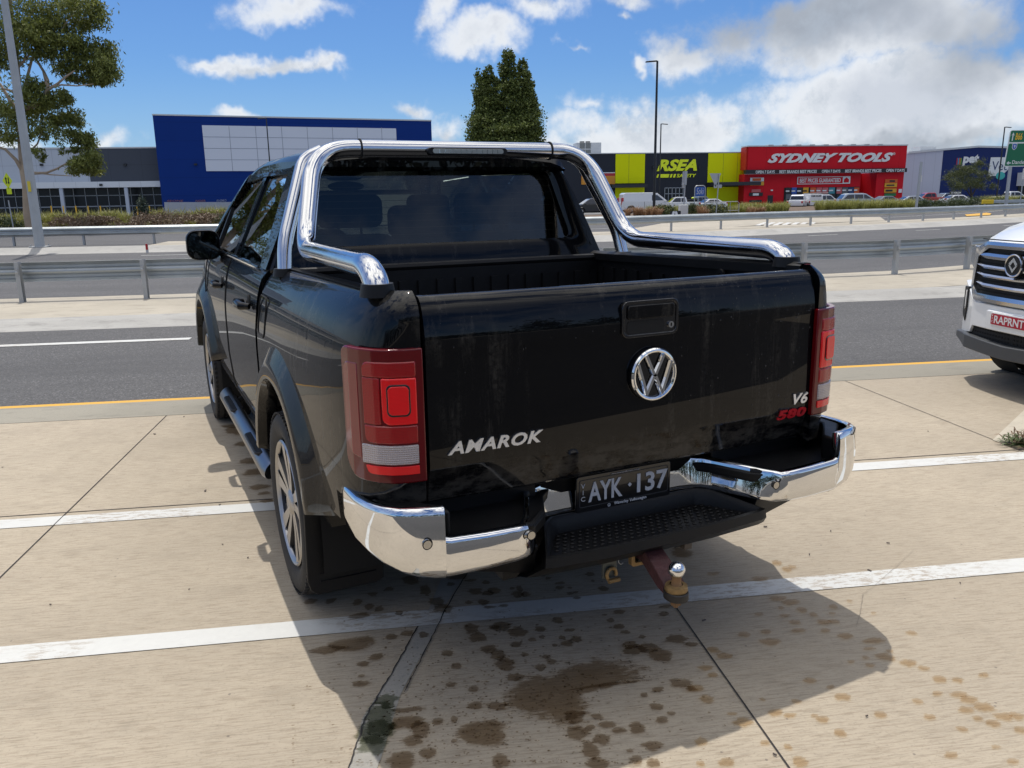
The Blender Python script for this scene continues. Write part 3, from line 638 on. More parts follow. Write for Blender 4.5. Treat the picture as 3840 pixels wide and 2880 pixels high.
z0, z1 = r(2500, 666)[1], r(2500, 653)[1]
fit(txt('SAFETY', 1, .12, .03, .2, space=1.08), r(2537, 0)[0], r(2610, 0)[0], z0, z1, -.1).build('logo_lettering', lg, t, smooth=0)
sh = .32*(z1-z0); mb = MB()
for u0, u1 in ((2461, 2469), (2473, 2508), (2511, 2520), (2523, 2533)): X0, X1 = r(u0, 0)[0], r(u1, 0)[0]; mb.prism([(X0, z0), (X1-sh*.6, z0), (X1+sh*.4, z1), (X0+sh*1.0, z1)], 'y', -.16, -.04)
mb.build('logo_stripe', lg, t, smooth=0)
x0, x1 = r(2494, 0)[0], r(2563, 0)[0]
MB().bx(x0, x1, -.05, -.02, -.6, r(0, 704)[1]).build('entrance_glazing', M['shopglass'], t, smooth=0)
mb = MB()
for k in range(6): xx = x0+(x1-x0)*k/5; mb.bx(xx-.04, xx+.04, -.12, -.05, -.6, r(0, 704)[1])
mb.bx(x0, x1, -.12, -.05, r(0, 727)[1]-.05, r(0, 727)[1]+.05).bx(x0, x1, -.12, -.05, r(0, 704)[1]-.1, r(0, 704)[1]); mb.build('entrance_frame', col('mullion grey', (.36, .39, .42), .5), t, smooth=0)
for u in (2449, 2621, 2783): x, z = r(u, 627); MB().bx(x-.15, x+.15, -.35, -.13, z-.2, z+.2).build('wall_light', M['pole_black'], t, smooth=0)
o = MB().bx(0, 2.3, 0, 2, 0, 1.9); p = at(2163, 580, 150); q2 = at(2255, 534, 150); wd = q2.x-p.x
t = thing('rooftop_cooler', 'grey air-conditioning unit on the roof above the black wall', 'air conditioner', (p.x, 150, zt+.1)); hh = q2.z-zt-.1
MB().bx(0, wd, 0, 3, 0, hh).build('casing', col('cooler grey', (.42, .44, .46), .5), t, bevel=.05)
for i in range(2):
    for j in range(2): MB().bx(.55+i*1.1, 1.5+i*1.1, -.04, -.01, .15+j*hh/2, hh/2-.05+j*hh/2).build('grille', col('grille grey', (.13, .14, .14), .6), t, smooth=0)
for x in (1.2, 2.3): MB().cyl((x, 1, hh), (x, 1, hh+.25), .45, 16).build('fan', M['pole_black'], t)
# ---- red tool shop
Y = 137; a = at(2795, 700, Y); a.z = 0
t = thing('red_tool_shop', 'bright red tool shop with large white slanted name and a black banner of slogans', 'building', (a.x, Y, 0))
r = RF(Y, a, 3100)
red = wallmat('red panel', (.58, .012, .022), 5, 0, .6, .05); orng = wallmat('red side', (.52, .035, .02), 0, 0, .5)
zt = r(3000, 549)[1]; x1 = r(3398, 600)[0]; zb0, zb1 = r(0, 649)[1]*1, r(0, 634)[1]
rec = r(3235, 0)[0]; rec2 = r(3290, 0)[0]
MB().bx(.25, x1, 0, 2.6, zb1+.02, zt).build('upper_wall', red, t, smooth=0)
MB().prism([(-.0, 1.6), (.25, -.0), (.25, 39), (0, 39)], 'z', zb1+.02, zt-.15).build('side_wall', orng, t, smooth=0) if False else MB().bx(0, .24, .3, 2.5, zb1+.02, zt-.05).build('side_wall', orng, t, smooth=0)
MB().bx(0, rec, .5, 40, -.6, zb0-.01).bx(rec2, x1-.1, .1, 40, -.6, zb0-.01).bx(rec, rec2, 5, 40, -.6, zb0-.01).build('lower_wall', red, t, smooth=0)
MB().bx(.05, x1+.1, -.1, 2.7, zt+.01, zt+.2).build('parapet_cap', col('roof cap', (.55, .57, .58), .5), t, smooth=0)
for k in range(9): MB().bx(3.8+k*2.55, 4.7+k*2.55, -.2, 1, zt+.2, zt+.32).build('roof_vent', col('roof cap', (.55, .57, .58), .5), t, smooth=0)
MB().bx(-.25, x1, -.55, .4, zb0, zb1).build('banner', col('banner black', (.014, .014, .015), .5), t, smooth=0)
fit(txt('SYDNEY TOOLS', 1, .15, .05, .45), r(2875, 0)[0], r(3342, 0)[0], r(0, 609)[1], r(0, 574)[1], -.12).build('name_lettering', M['swhite'], t, smooth=0)
fit(txt('®', 1, .05), r(3342, 0)[0], r(3350, 0)[0], r(0, 584)[1], r(0, 574)[1], -.08).build('name_lettering', M['swhite'], t, smooth=0)
for s, u0, u1 in (('OPEN 7 DAYS', 2828, 2899), ('BEST BRANDS BEST PRICES', 2917, 3056), ('OPEN 7 DAYS', 3075, 3144), ('BEST BRANDS BEST PRICES', 3162, 3297), ('OPEN 7 DAYS', 3315, 3384)):
    fit(txt(s, 1, .02, .02), r(u0, 0)[0], r(u1, 0)[0], r(0, 648)[1], r(0, 637)[1], -.58).build('banner_lettering', M['swhite'], t, smooth=0)
def sign(u0, u1, v0, v1, m, nm='sign_panel', y=.4, th=.08): um = (u0+u1)/2; o_ = MB().bx(r(u0, v0)[0], r(u1, v0)[0], y-th, y, r(um, v1)[1], r(um, v0)[1]).build(nm, m, t, smooth=0); return o_
sign(2995, 3194, 662, 690, M['swhite'], y=.45); sign(2998, 3165, 664.5, 687.5, red, y=.36, th=.03)
fit(txt('BEST PRICES GUARANTEED', 1, .02, .02), r(3004, 0)[0], r(3158, 0)[0], r(0, 684)[1], r(0, 668)[1], .3).build('slogan_lettering', M['swhite'], t, smooth=0)
MB().prism([(r(3171, 0)[0], r(0, 685)[1]), (r(3189, 0)[0], r(0, 685)[1]), (r(3189, 0)[0], r(0, 674)[1]), (r(3180, 0)[0], r(0, 666)[1]), (r(3171, 0)[0], r(0, 674)[1])], 'y', .3, .36).build('house_symbol', red, t, smooth=0)
pal = dict(w=M['swhite'], y=col('sign amber', (.7, .36, .02), .5), k=col('sign black', (.015, .015, .016), .5), o=col('sign orange', (.6, .1, .01), .5), b=col('sign blue', (.03, .10, .40), .5), t=col('sign teal', (.05, .25, .30), .5), g=col('sign green2', (.01, .16, .04), .5), p=col('sign pink', (.5, .12, .12), .5), s=col('sign slate', (.12, .13, .14), .5), n=col('sign navy', (.015, .04, .13), .5))
for u0, u1, v0, v1, c in ((2817, 2868, 666, 680, 'w'), (2817, 2868, 681, 695, 'y'), (2822, 2856, 710, 721, 'p'), (2813, 2864, 722, 735, 'k'), (2813, 2860, 750, 758, 'k')): sign(u0, u1, v0, v1, pal[c])
for s, u0, u1, v0, v1, c in (('tools', 2826, 2858, 668, 678, 'o'), ('power', 2828, 2858, 684, 692, 'k'), ('plus', 2830, 2852, 725, 733, 'w')):
    MB().bx(r(u0, 0)[0], r(u1, 0)[0], .26, .3, r((u0+u1)/2, v1)[1], r((u0+u1)/2, v0)[1]).build('logo_mark', pal[c], t, smooth=0)
Yk = .0
for u0, u1, v0, v1, c in ((3320, 3366, 672, 686, 'o'), (3318, 3364, 687, 702, 'y'), (3317, 3362, 707, 722, 'y'), (3317, 3360, 725, 735, 'g')): sign(u0, u1, v0, v1, pal[c], y=.05)
for u0, u1, v0, v1, c in ((3328, 3357, 692, 697, 'k'), (3326, 3352, 711, 718, 'k'), (3338, 3358, 676, 682, 'k')): MB().bx(r(u0, 0)[0], r(u1, 0)[0], -.08, -.05, r((u0+u1)/2, v1)[1], r((u0+u1)/2, v0)[1]).build('logo_mark', pal[c], t, smooth=0)
us = [(2951, 2970, 'k'), (2973, 2992, 'b'), (2994, 3014, 'k'), (3016, 3036, 'y'), (3043, 3064, 'o'), (3066, 3087, 'p'), (3089, 3110, 'p'), (3113, 3135, 't'), (3142, 3162, 'p'), (3164, 3184, 's'), (3186, 3206, 'n'), (3208, 3226, 'o')]
MB().bx(r(2949, 0)[0], r(3232, 0)[0], .38, .46, -.6, r(0, 702)[1]).build('shop_window', M['shopglass'], t, smooth=0)
for u0, u1, c in us:
    sign(u0, u1, 703, 726, pal[c], 'window_poster'); sign(u0, u1, 728, 748, pal['s' if c in 'kns' else ('b' if c == 'b' else 'k')], 'window_poster')
    MB().bx(r(u0+3, 0)[0], r(u1-3, 0)[0], .28, .3, r(0, 717)[1], r(0, 712)[1]).build('logo_mark', M['swhite'] if c not in 'y' else pal['k'], t, smooth=0)
MB().bx(r(2888, 0)[0], r(2908, 0)[0], .42, .48, -.6, r(0, 729)[1]).build('side_door', pal['k'], t, smooth=0)
sign(2894, 2902, 711, 716, M['swhite'], 'wall_light')
MB().bx(r(3376, 0)[0], r(3388, 0)[0], -.0, .08, r(0, 727)[1], r(0, 713)[1]).build('notice', M['swhite'], t, smooth=0)
# ---- grey and navy pet shop
Y = 146; a = at(3395, 700, Y); a.z = 0
t = thing('navy_pet_shop', 'grey-walled navy building with white pet lettering behind a small tree', 'building', (a.x, Y, 0))
r = RF(Y, a, 3640)
p1, p2, p3, p4 = r(3406, 576), r(3538, 564), r(3668, 553), r(3960, 560)
MB().prism([(p1[0]-1, -.6), (p2[0], -.6), p2, (p1[0]-1, p1[1])], 'y', 0, 40).build('grey_wall', wallmat('pale grey panel', (.50, .52, .60), 2.2, 0, .5), t, smooth=0)
MB().prism([(p2[0]+.01, -.6), (p4[0], -.6), p4, p3, (p2[0]+.01, p2[1])], 'y', -.05, 40).build('navy_wall', wallmat('navy panel', (.014, .028, .12), 0, 0, .5), t, smooth=0)
for A_, B_ in ((p1, p2), (p2, p3), (p3, p4)): MB().prism([(A_[0], A_[1]), (B_[0], B_[1]), (B_[0], B_[1]+.35), (A_[0], A_[1]+.35)], 'y', -.2, 40.1).build('parapet_cap', col('roof cap', (.55, .57, .58), .5), t, smooth=0)
MB().bx(r(3480, 0)[0], r(3540, 0)[0], 3, 6, p2[1]-.5, p2[1]+.9).build('roof_unit', col('roof cap', (.55, .57, .58), .5), t, smooth=0)
fit(txt('pet', 1, .1, .05, .1), r(3602, 0)[0], r(3662, 0)[0], r(0, 622)[1], r(0, 580)[1], -.2).build('lettering', M['swhite'], t, smooth=0)
for k, c in enumerate(((.45, .05, .1), (.05, .3, .5), (.6, .15, .05), (.2, .4, .05))): x = r(3581+5*k, 0)[0]; MB().bx(x, x+.18, -.15, -.07, r(0, 618)[1], r(0, 592)[1]).build('colour_bar', mat('bar', c, .5), t, smooth=0)
x0, x1, z0, z1 = r(3704, 0)[0], r(3780, 0)[0], r(0, 661)[1], r(0, 591)[1]
MB().prism([(x0, z0), (x1-1.6, z0), (x1-1, z0+.4), (x1-.2, z0+1.2), (x1, z1), (x0+.2, z1)], 'y', -.15, -.07).build('white_panel', M['swhite'], t, smooth=0)
fit(txt('Vet', 1, .02), r(3715, 0)[0], r(3771, 0)[0], r(0, 640)[1], r(0, 606)[1], -.17).build('lettering', pal['n'], t, smooth=0)
MB().sphere((x1-1.7, -.16, z0+.02), (1.0, .03, .75), 16, 8).build('teal_swoosh', col('teal', (.05, .42, .38), .5), t)
MB().bx(r(3815, 0)[0], p4[0], -2.5, -.1, r(0, 700)[1], r(0, 650)[1]).build('canopy', pal['w'], t, smooth=0)
MB().bx(r(3822, 0)[0], p4[0], -.2, -.1, -.6, r(0, 700)[1]).build('glazing', M['shopglass'], t, smooth=0)
# ============================================================ VEGETATION
def leafmat(name, dark, light, trans=.25, rough=.55):
    def f(q, p, oc):
        rnd = q.n('ShaderNodeNewGeometry').outputs['Random Per Island']; n = q.noise(wpos(q), .9, 3, .6)
        c = q.mix(q.m('ADD', q.m('MULTIPLY', rnd, .6), q.m('MULTIPLY', n, .4)), dark, light); setc(q, p, c)
        p.inputs['Roughness'].default_value = rough
        tl = q.n('ShaderNodeBsdfTranslucent', {0: c}); mx = q.n('ShaderNodeMixShader', {0: trans, 1: p.outputs[0], 2: tl.outputs[0]})
        o = [x for x in q.t.nodes if x.type == 'OUTPUT_MATERIAL'][0]; q.t.links.new(mx.outputs[0], o.inputs[0])
    return mat(name, dark, fn=f)
RG = np.random.default_rng(11)
def leaf_mesh(name, m, pts, L_, W_, droop=0.0, parent=None, flat=0.0):
    """one small kinked leaf quad per point"""
    n = len(pts); pts = np.asarray(pts); d = RG.normal(size=(n, 3)); d[:, 2] -= droop; d /= np.linalg.norm(d, axis=1)[:, None]
    e = RG.normal(size=(n, 3)); e[:, 2] *= (1-flat); e = np.cross(d, e); e /= np.linalg.norm(e, axis=1)[:, None]+1e-9
    s = RG.uniform(.6, 1.3, n)[:, None]; a = pts-d*L_*s/2; c = pts+d*L_*s/2; w = e*W_*s/2
    v = np.stack([a, pts+w, c, pts-w], 1).reshape(-1, 3)
    me = bpy.data.meshes.new(name); me.from_pydata(v.tolist(), [], [(4*i, 4*i+1, 4*i+2, 4*i+3) for i in range(n)])
    me.materials.append(m); o = bpy.data.objects.new(name, me); COL.objects.link(o)
    if parent: o.parent = parent
    return o
def cluster(c, r, n, shell=.45, clump=0.3, k=14):
    """points of a lumpy clump: sub-clumps spread over an ellipsoid's shell"""
    r = np.array(r if hasattr(r, '__len__') else (r, r, r)); cs = RG.normal(size=(k, 3)); cs /= np.linalg.norm(cs, axis=1)[:, None]
    cs *= (RG.uniform(shell, 1, k)**.6)[:, None]; i = RG.integers(0, k, n)
    q = RG.normal(size=(n, 3))*clump*.62
    return np.array(c)+(cs[i]*(1-clump*.4)+q)*r
bark = mat('pale smooth bark', (.40, .31, .22), .8, var=.35, vscale=1.6, bump=.3, bscale=8)
# ---- eucalyptus at the left
Y = 52
g = gnd(112, 868); t = thing('gum_tree', 'big gum tree with pale branching trunk and drooping olive leaves behind the light pole', 'tree', (g.x, Y, 0)); ox = at(112, 800, Y).x
def E(u, v, dy=0): p = at(u, v, Y+dy); return (p.x-ox, dy, p.z)
t.location.x = ox
base = (0, 0, 0)
MB().tube([base, E(108, 800), E(103, 700), E(92, 640), E(85, 560, .2), E(78, 450, .3), E(66, 320, .3), E(55, 180, .2), E(42, 60), E(28, -60)], [.36, .30, .27, .26, .24, .22, .20, .16, .12, .08], 12).build('trunk', bark, t)
br = [([E(95, 660), E(60, 600, -.3), E(20, 560, -.5), E(-40, 540, -.6)], .13), ([E(80, 440), E(40, 380, .3), E(0, 315, .4), E(-40, 290, .5)], .13), ([E(72, 360), E(40, 340, .2), E(5, 330, .2)], .1),
      ([E(95, 405), E(130, 396, -.3), E(165, 370, -.5), E(180, 330, -.6), E(178, 300, -.6), E(165, 270), E(140, 230)], .15), ([E(180, 335, -.6), E(215, 315, -.7), E(250, 285, -.8), E(280, 265, -.8)], .09),
      ([E(185, 330, -.6), E(230, 318, -.9), E(290, 322, -1), E(350, 315, -1)], .06), ([E(175, 320, -.6), E(160, 260, 0), E(130, 215, .3), E(120, 180, .3)], .07),
      ([E(130, 650, -.2), E(175, 648, -.5), E(215, 632, -.6), E(250, 612, -.7), E(280, 600, -.7)], .08), ([E(120, 645, -.2), E(190, 655, -.6), E(270, 660, -.8)], .05), ([E(90, 655), E(130, 650, -.2)], .08),
      ([E(120, 560), E(140, 540, -.2), E(155, 500, -.3), E(150, 470)], .06), ([E(88, 345), E(120, 220, .3), E(160, 150, .4), E(185, 60, .5)], .09), ([E(70, 250), E(110, 205, -.2), E(140, 195)], .08), ([E(60, 170), E(100, 90), E(130, 30)], .07),
      ([E(240, 95, -.3), E(270, 60, -.5), E(290, 20, -.5)], .04), ([E(200, 215, -.4), E(240, 95, -.3)], .05), ([E(15, 20), E(55, 60)], .05)]
mb = MB()
for p, r_ in br: mb.tube(p, [r_*(1-.6*i/(len(p)-1)) for i in range(len(p))], 8)
mb.build('branches', bark, t)
cl_ = [(30, 130, 70, 60, 300), (100, 60, 90, 60, 700), (180, 30, 90, 60, 700), (290, 30, 90, 60, 700), (360, 55, 45, 50, 450), (110, 130, 70, 50, 600), (200, 120, 90, 45, 700), (310, 90, 60, 30, 350), (60, 200, 60, 40, 300), (150, 170, 80, 45, 600), (230, 180, 90, 45, 900), (320, 185, 80, 40, 800), (390, 200, 40, 45, 500), (250, 250, 60, 30, 400), (340, 245, 70, 35, 700), (405, 270, 35, 45, 500), (310, 290, 60, 22, 350), (380, 305, 45, 20, 300),
       (20, 190, 45, 60, 300), (5, 240, 35, 25, 120), (130, 330, 50, 30, 400), (110, 370, 45, 35, 350), (200, 380, 60, 35, 600), (240, 370, 25, 30, 250), (140, 430, 70, 40, 600), (240, 440, 50, 30, 400), (285, 450, 35, 30, 300), (20, 400, 60, 50, 500), (50, 450, 60, 40, 350), (20, 500, 40, 50, 250), (60, 520, 45, 22, 160), (130, 500, 40, 30, 250), (180, 480, 40, 35, 160), (210, 500, 40, 40, 120), (300, 520, 40, 30, 450), (335, 530, 25, 35, 250), (300, 560, 40, 14, 160), (300, 610, 50, 25, 500), (350, 600, 35, 35, 500), (280, 640, 28, 20, 120), (330, 645, 50, 14, 200), (140, 570, 22, 16, 80), (155, 590, 12, 14, 50), (230, 560, 14, 20, 30), (-60, 300, 90, 120, 500), (-60, 90, 90, 120, 500), (90, -60, 160, 70, 500), (-90, 500, 60, 70, 300)]
pts = []
for (u, v, ru, rv, n) in cl_:
    c = E(u, v, RG.uniform(-1.3, 1.3)); sx = ru*Y/F; sz = rv*Y/F; pts.append(cluster(c, (sx*1.05, (sx+sz)*.55+.3, sz*1.05), int(n*2.3), .2, .36, 16))
leaf_mesh('crown', leafmat('gum leaf', (.045, .062, .016), (.30, .33, .07), .28, .6), np.concatenate(pts), .24, .075, .9, t)
# ---- dense conical tree in the middle
Y = 84; p = at(1895, 700, Y)
t = thing('conical_tree', 'dense dark green conical tree with several pointed heads rising behind the sports bar', 'tree', (p.x, Y, -.2)); ox = p.x
MB().tube([(0, 0, 0), (0, 0, 6), (.1, 0, 11)], [.4, .3, .1], 10).build('trunk', bark, t)
MB().tube([(0, 0, 2), (-1.5, 0, 6), (-1.7, 0, 9)], [.2, .15, .05], 8).tube([(0, 0, 2), (1.5, 0, 6), (1.6, 0, 11)], [.2, .15, .05], 8).build('limbs', bark, t)
pts = []
def cone(u, vt, vb, wt, wb, n):
    for k in range(n):
        f = (k+.5)/n; v = vt+(vb-vt)*f; w = wt+(wb-wt)*f**.75; c = at(u, v, Y); rr = w*Y/F
        pts.append(cluster((c.x-ox, RG.uniform(-.3, .3), c.z+.2), (rr, rr, max(.5, (vb-vt)/n*Y/F*.9)), int(500+5200*(w/140)**1.4), .5, .3, 22))
cone(1905, 205, 560, 12, 110, 9); cone(1960, 238, 560, 11, 84, 9); cone(1834, 262, 560, 12, 84, 8); cone(1805, 275, 560, 12, 62, 5); cone(1985, 300, 560, 14, 60, 5); cone(1890, 430, 690, 125, 120, 6)
leaf_mesh('crown', leafmat('dense leaf', (.024, .042, .010), (.19, .23, .045), .2, .7), np.concatenate(pts), .24, .15, .1, t)
# ---- small round tree before the pet shop
Y = 92; p = at(3640, 760, Y)
t = thing('olive_tree', 'small round olive-green tree in front of the navy pet shop', 'tree', (p.x, Y, -.3)); ox = p.x
MB().tube([(0, 0, 0), (.05, 0, 1.2), (-.3, 0, 2.4)], [.16, .13, .06], 8).tube([(.05, 0, 1.2), (.7, 0, 2.5)], [.1, .04], 8).tube([(.03, 0, 1.1), (-1, 0, 2.2)], [.1, .04], 8).build('trunk', mat('dark bark', (.06, .045, .035), .9), t)
pts = []
for (u, v, ru, rv, n) in ((3640, 650, 60, 30, 1500), (3590, 660, 40, 28, 900), (3570, 690, 35, 25, 800), (3620, 690, 50, 28, 1300), (3690, 690, 45, 28, 1100), (3700, 650, 35, 22, 500), (3680, 612, 25, 22, 500), (3725, 665, 20, 20, 200), (3650, 630, 40, 20, 700), (3600, 630, 25, 15, 300), (3720, 700, 25, 16, 250)):
    c = at(u, v, Y); pts.append(cluster((c.x-ox, RG.uniform(-.8, .8), c.z+.3), (ru*Y/F, ru*Y/F, rv*Y/F), n, .3, .35, 14))
leaf_mesh('crown', leafmat('olive leaf', (.03, .042, .014), (.13, .15, .045), .3), np.concatenate(pts), .3, .05, -.5, t)
# ---- verge planting (nobody could count it)
gm = leafmat('strap grass', (.10, .12, .02), (.40, .38, .11), .35)
def tufts(spec, name, m, hh, ww, lean=.45, nb=46):
    v = []; f = []
    for (x, y, s, z0) in spec:
        for _ in range(nb):
            a = RG.uniform(0, 6.283); r0 = RG.uniform(0, .16)*s; h = hh*s*RG.uniform(.55, 1.1); l = lean*h*RG.uniform(.3, 1.3)
            bx_, by_ = x+r0*math.cos(a), y+r0*math.sin(a); px_, py_ = -math.sin(a)*ww*s, math.cos(a)*ww*s; k = len(v)
            mx, my = bx_+l*.45*math.cos(a), by_+l*.45*math.sin(a); ex, ey = bx_+l*1.1*math.cos(a), by_+l*1.1*math.sin(a)
            v += [(bx_-px_, by_-py_, z0), (bx_+px_, by_+py_, z0), (mx+px_, my+py_, z0+h*.7), (mx-px_, my-py_, z0+h*.7), (ex, ey, z0+h*RG.uniform(.8, 1.05))]
            f += [(k, k+1, k+2, k+3), (k+3, k+2, k+4)]
    me = bpy.data.meshes.new(name); me.from_pydata(v, [], f); me.materials.append(m)
    o = bpy.data.objects.new(name, me); COL.objects.link(o); o['kind'] = 'stuff'; return o
def belt(u0, u1, vb, Y0, Y1, n, s0, s1):
    out_ = []
    for _ in range(n):
        Yq = RG.uniform(Y0, Y1); u = RG.uniform(u0, u1); p = at(u, 800, Yq); out_.append((p.x, Yq, RG.uniform(s0, s1), .0 if Yq < 62 else -.25))
    return out_
tufts(belt(-250, 480, 0, 58, 61, 190, .7, 1.2)+belt(560, 930, 0, 58, 61, 110, .6, 1.25), 'strap_grass', gm, 1.15, .016)
tufts(belt(-250, 930, 0, 52, 56, 120, .5, .8), 'strap_grass', gm, .9, .014)
tufts(belt(2420, 2820, 0, 68, 73, 150, .7, 1.15), 'strap_grass', gm, .95, .018)
tufts(belt(2780, 2960, 0, 70, 76, 80, .9, 1.3), 'strap_grass', gm, .95, .018)
tufts(belt(3065, 3420, 0, 68, 72, 260, .8, 1.15), 'strap_grass', gm, 1.15, .018)
tufts(belt(3680, 3900, 0, 86, 92, 120, .8, 1.1), 'strap_grass', gm, 1.2, .018)
bg_ = leafmat('dead grass', (.16, .08, .035), (.38, .23, .12), .3)
tufts(belt(2350, 2480, 0, 60, 62, 34, .55, .9), 'dry_grass', bg_, 1.0, .02, .6)
tufts(belt(2615, 2650, 0, 60, 62, 10, .6, 1.0), 'dry_grass', bg_, .9, .02, .5)
tufts(belt(2800, 2870, 0, 67, 69, 18, .7, 1.0), 'dry_grass', bg_, .9, .02, .5)
sm = leafmat('low brown shrub', (.08, .055, .035), (.30, .21, .135), .15); sg = leafmat('low green shrub', (.022, .035, .012), (.10, .13, .035), .15)
def shrubs(name, specs, m, n=420, L_=.13):
    pts = [cluster((at(u, 800, Yq).x, Yq, h*.45+zb), (w, w*.7, h*.6), n, .35, .35, 12) for (u, Yq, w, h, zb) in specs]
    o = leaf_mesh(name, m, np.concatenate(pts), L_, L_*.5, 0); o['kind'] = 'stuff'; return o
shrubs('low_shrubs', [(u, Yq, w_, h_, 0) for u, Yq, w_, h_ in ((235, 53, 1.0, .8), (290, 52, 1.5, 1.0), (350, 53, 1.4, .95), (400, 52.5, 1.2, .85), (500, 52, .8, .45), (545, 53, 1.2, .8), (560, 55, 1.1, 1.15), (595, 53.5, 1.2, 1.1), (640, 52, .9, .5), (700, 53, 1.3, .9), (740, 54, 1.3, 1.1), (790, 53, 1.2, .8), (860, 54, 1.3, 1.0), (900, 53, 1.2, .8))], sm, 1500)
shrubs('low_shrubs', [(u, Yq, 1.1, .9, 0) for u, Yq in ((10, 52), (40, 52.5), (-40, 52), (690, 56), (740, 55), (830, 53), (880, 52.5), (600, 57), (-10, 57))], sg, 1100)
shrubs('clipped_hedge', [(u, 74, 1.0, 1.15, -.3) for u in range(3400, 3900, 22)], sg, 900, .12)
shrubs('low_shrubs', [(u, 66, .9, .8, 0) for u in (2485, 2505, 2590, 2610, 2660, 2690)], sg, 700)
def shrub(u, Y, h, w, label):
    p = at(u, 800, Y); t_ = thing('shrub', label, 'shrub', (p.x, Y, 0))
    leaf_mesh('foliage', leafmat('grey green leaf', (.02, .035, .025), (.07, .10, .06), .15), np.concatenate([cluster((0, 0, h*.55), (w, w, h*.5), 1500, .2, .35, 12)]), .16, .06, 0, t_)
    MB().tube([(0, 0, 0), (0, 0, h*.5)], .03, 6).build('stem', M['dark'], t_)
shrub(540, 57.5, 1.75, .55, 'dark grey-green rounded shrub standing above the strap grass below the blue building corner')
# ============================================================ VEHICLES FAR AWAY
M['carglass'] = mat('car glass', (.01, .012, .015), .05, coat=1)
CM = {k: mat('car paint '+k, c, .35, coat=1, metal=mt) for k, c, mt in (('white', (.72, .73, .74), 0), ('silver', (.42, .47, .52), .5), ('grey', (.20, .22, .24), .5), ('red', (.42, .02, .02), 0), ('dark', (.03, .032, .04), .3))}
M['rim'] = mat('alloy rim', (.45, .45, .46), .35, metal=.8); M['lampred'] = mat('lamp red', (.45, .01, .015), .15, coat=1); M['lampclear'] = mat('lamp clear', (.6, .6, .6), .12, coat=1)
PROF = {   # body outline (x,z) front = +x, glasshouse outline, windows; unit metres
 'van': dict(L=5.2, W=1.95, b=[(-2.55, .35), (-2.6, .9), (-2.5, 1.15), (1.45, 1.15), (2.15, 1.02), (2.5, .8), (2.55, .5), (2.5, .3)], g=[(-2.5, 1.15), (-2.42, 1.85), (-2.2, 1.97), (.6, 1.97), (1.0, 1.88), (2.0, 1.1)], gt=.10,
   win=[[(.42, 1.2), (.42, 1.72), (.95, 1.72), (1.6, 1.2)]], wr=.36, wx=(-1.65, 1.65), ws=[(1.07, 1.82), (1.95, 1.13)], rw=[(-2.46, 1.2), (-2.38, 1.8)]),
 'suv': dict(L=4.7, W=1.88, b=[(-2.25, .35), (-2.35, .8), (-2.25, 1.05), (1.2, 1.05), (2.05, .95), (2.33, .75), (2.35, .45), (2.25, .3)], g=[(-2.2, 1.05), (-1.75, 1.58), (-1.4, 1.68), (.1, 1.68), (.45, 1.60), (1.3, 1.04)], gt=.2,
   win=[[(-1.95, 1.1), (-1.55, 1.5), (-.85, 1.54), (-.85, 1.1)], [(-.78, 1.1), (-.78, 1.54), (.1, 1.54), (.1, 1.1)], [(.17, 1.1), (.17, 1.54), (.4, 1.52), (.98, 1.1)]], wr=.36, wx=(-1.4, 1.4), ws=[(.52, 1.55), (1.22, 1.08)], rw=[(-2.14, 1.12), (-1.8, 1.5)]),
 'sedan': dict(L=4.6, W=1.82, b=[(-2.25, .3), (-2.3, .75), (-2.2, .98), (1.0, .92), (1.95, .8), (2.25, .62), (2.3, .4), (2.2, .25)], g=[(-1.75, .98), (-1.0, 1.40), (-.6, 1.46), (.2, 1.45), (.45, 1.40), (1.2, .92)], gt=.22,
   win=[[(-1.35, 1.0), (-.85, 1.34), (-.4, 1.36), (-.4, .98)], [(-.33, .98), (-.33, 1.36), (.3, 1.34), (.85, .96)]], wr=.33, wx=(-1.35, 1.35), ws=[(.5, 1.36), (1.12, .96)], rw=[(-1.68, 1.01), (-1.04, 1.36)]),
 'ute': dict(L=5.3, W=1.88, b=[(-2.6, .5), (-2.65, .85), (-2.6, 1.1), (1.35, 1.1), (2.2, 1.02), (2.55, .85), (2.6, .5), (2.5, .35)], g=[(-.95, 1.1), (-.8, 1.7), (-.6, 1.79), (.35, 1.79), (.65, 1.7), (1.4, 1.08)], gt=.2,
   win=[[(-.72, 1.16), (-.65, 1.64), (-.18, 1.66), (-.18, 1.16)], [(-.1, 1.16), (-.1, 1.66), (.55, 1.64), (1.08, 1.16)]], wr=.39, wx=(-1.65, 1.55), ws=[(.7, 1.65), (1.32, 1.12)], rw=[(-.93, 1.2), (-.84, 1.6)], bed=(-2.52, -1.0))}
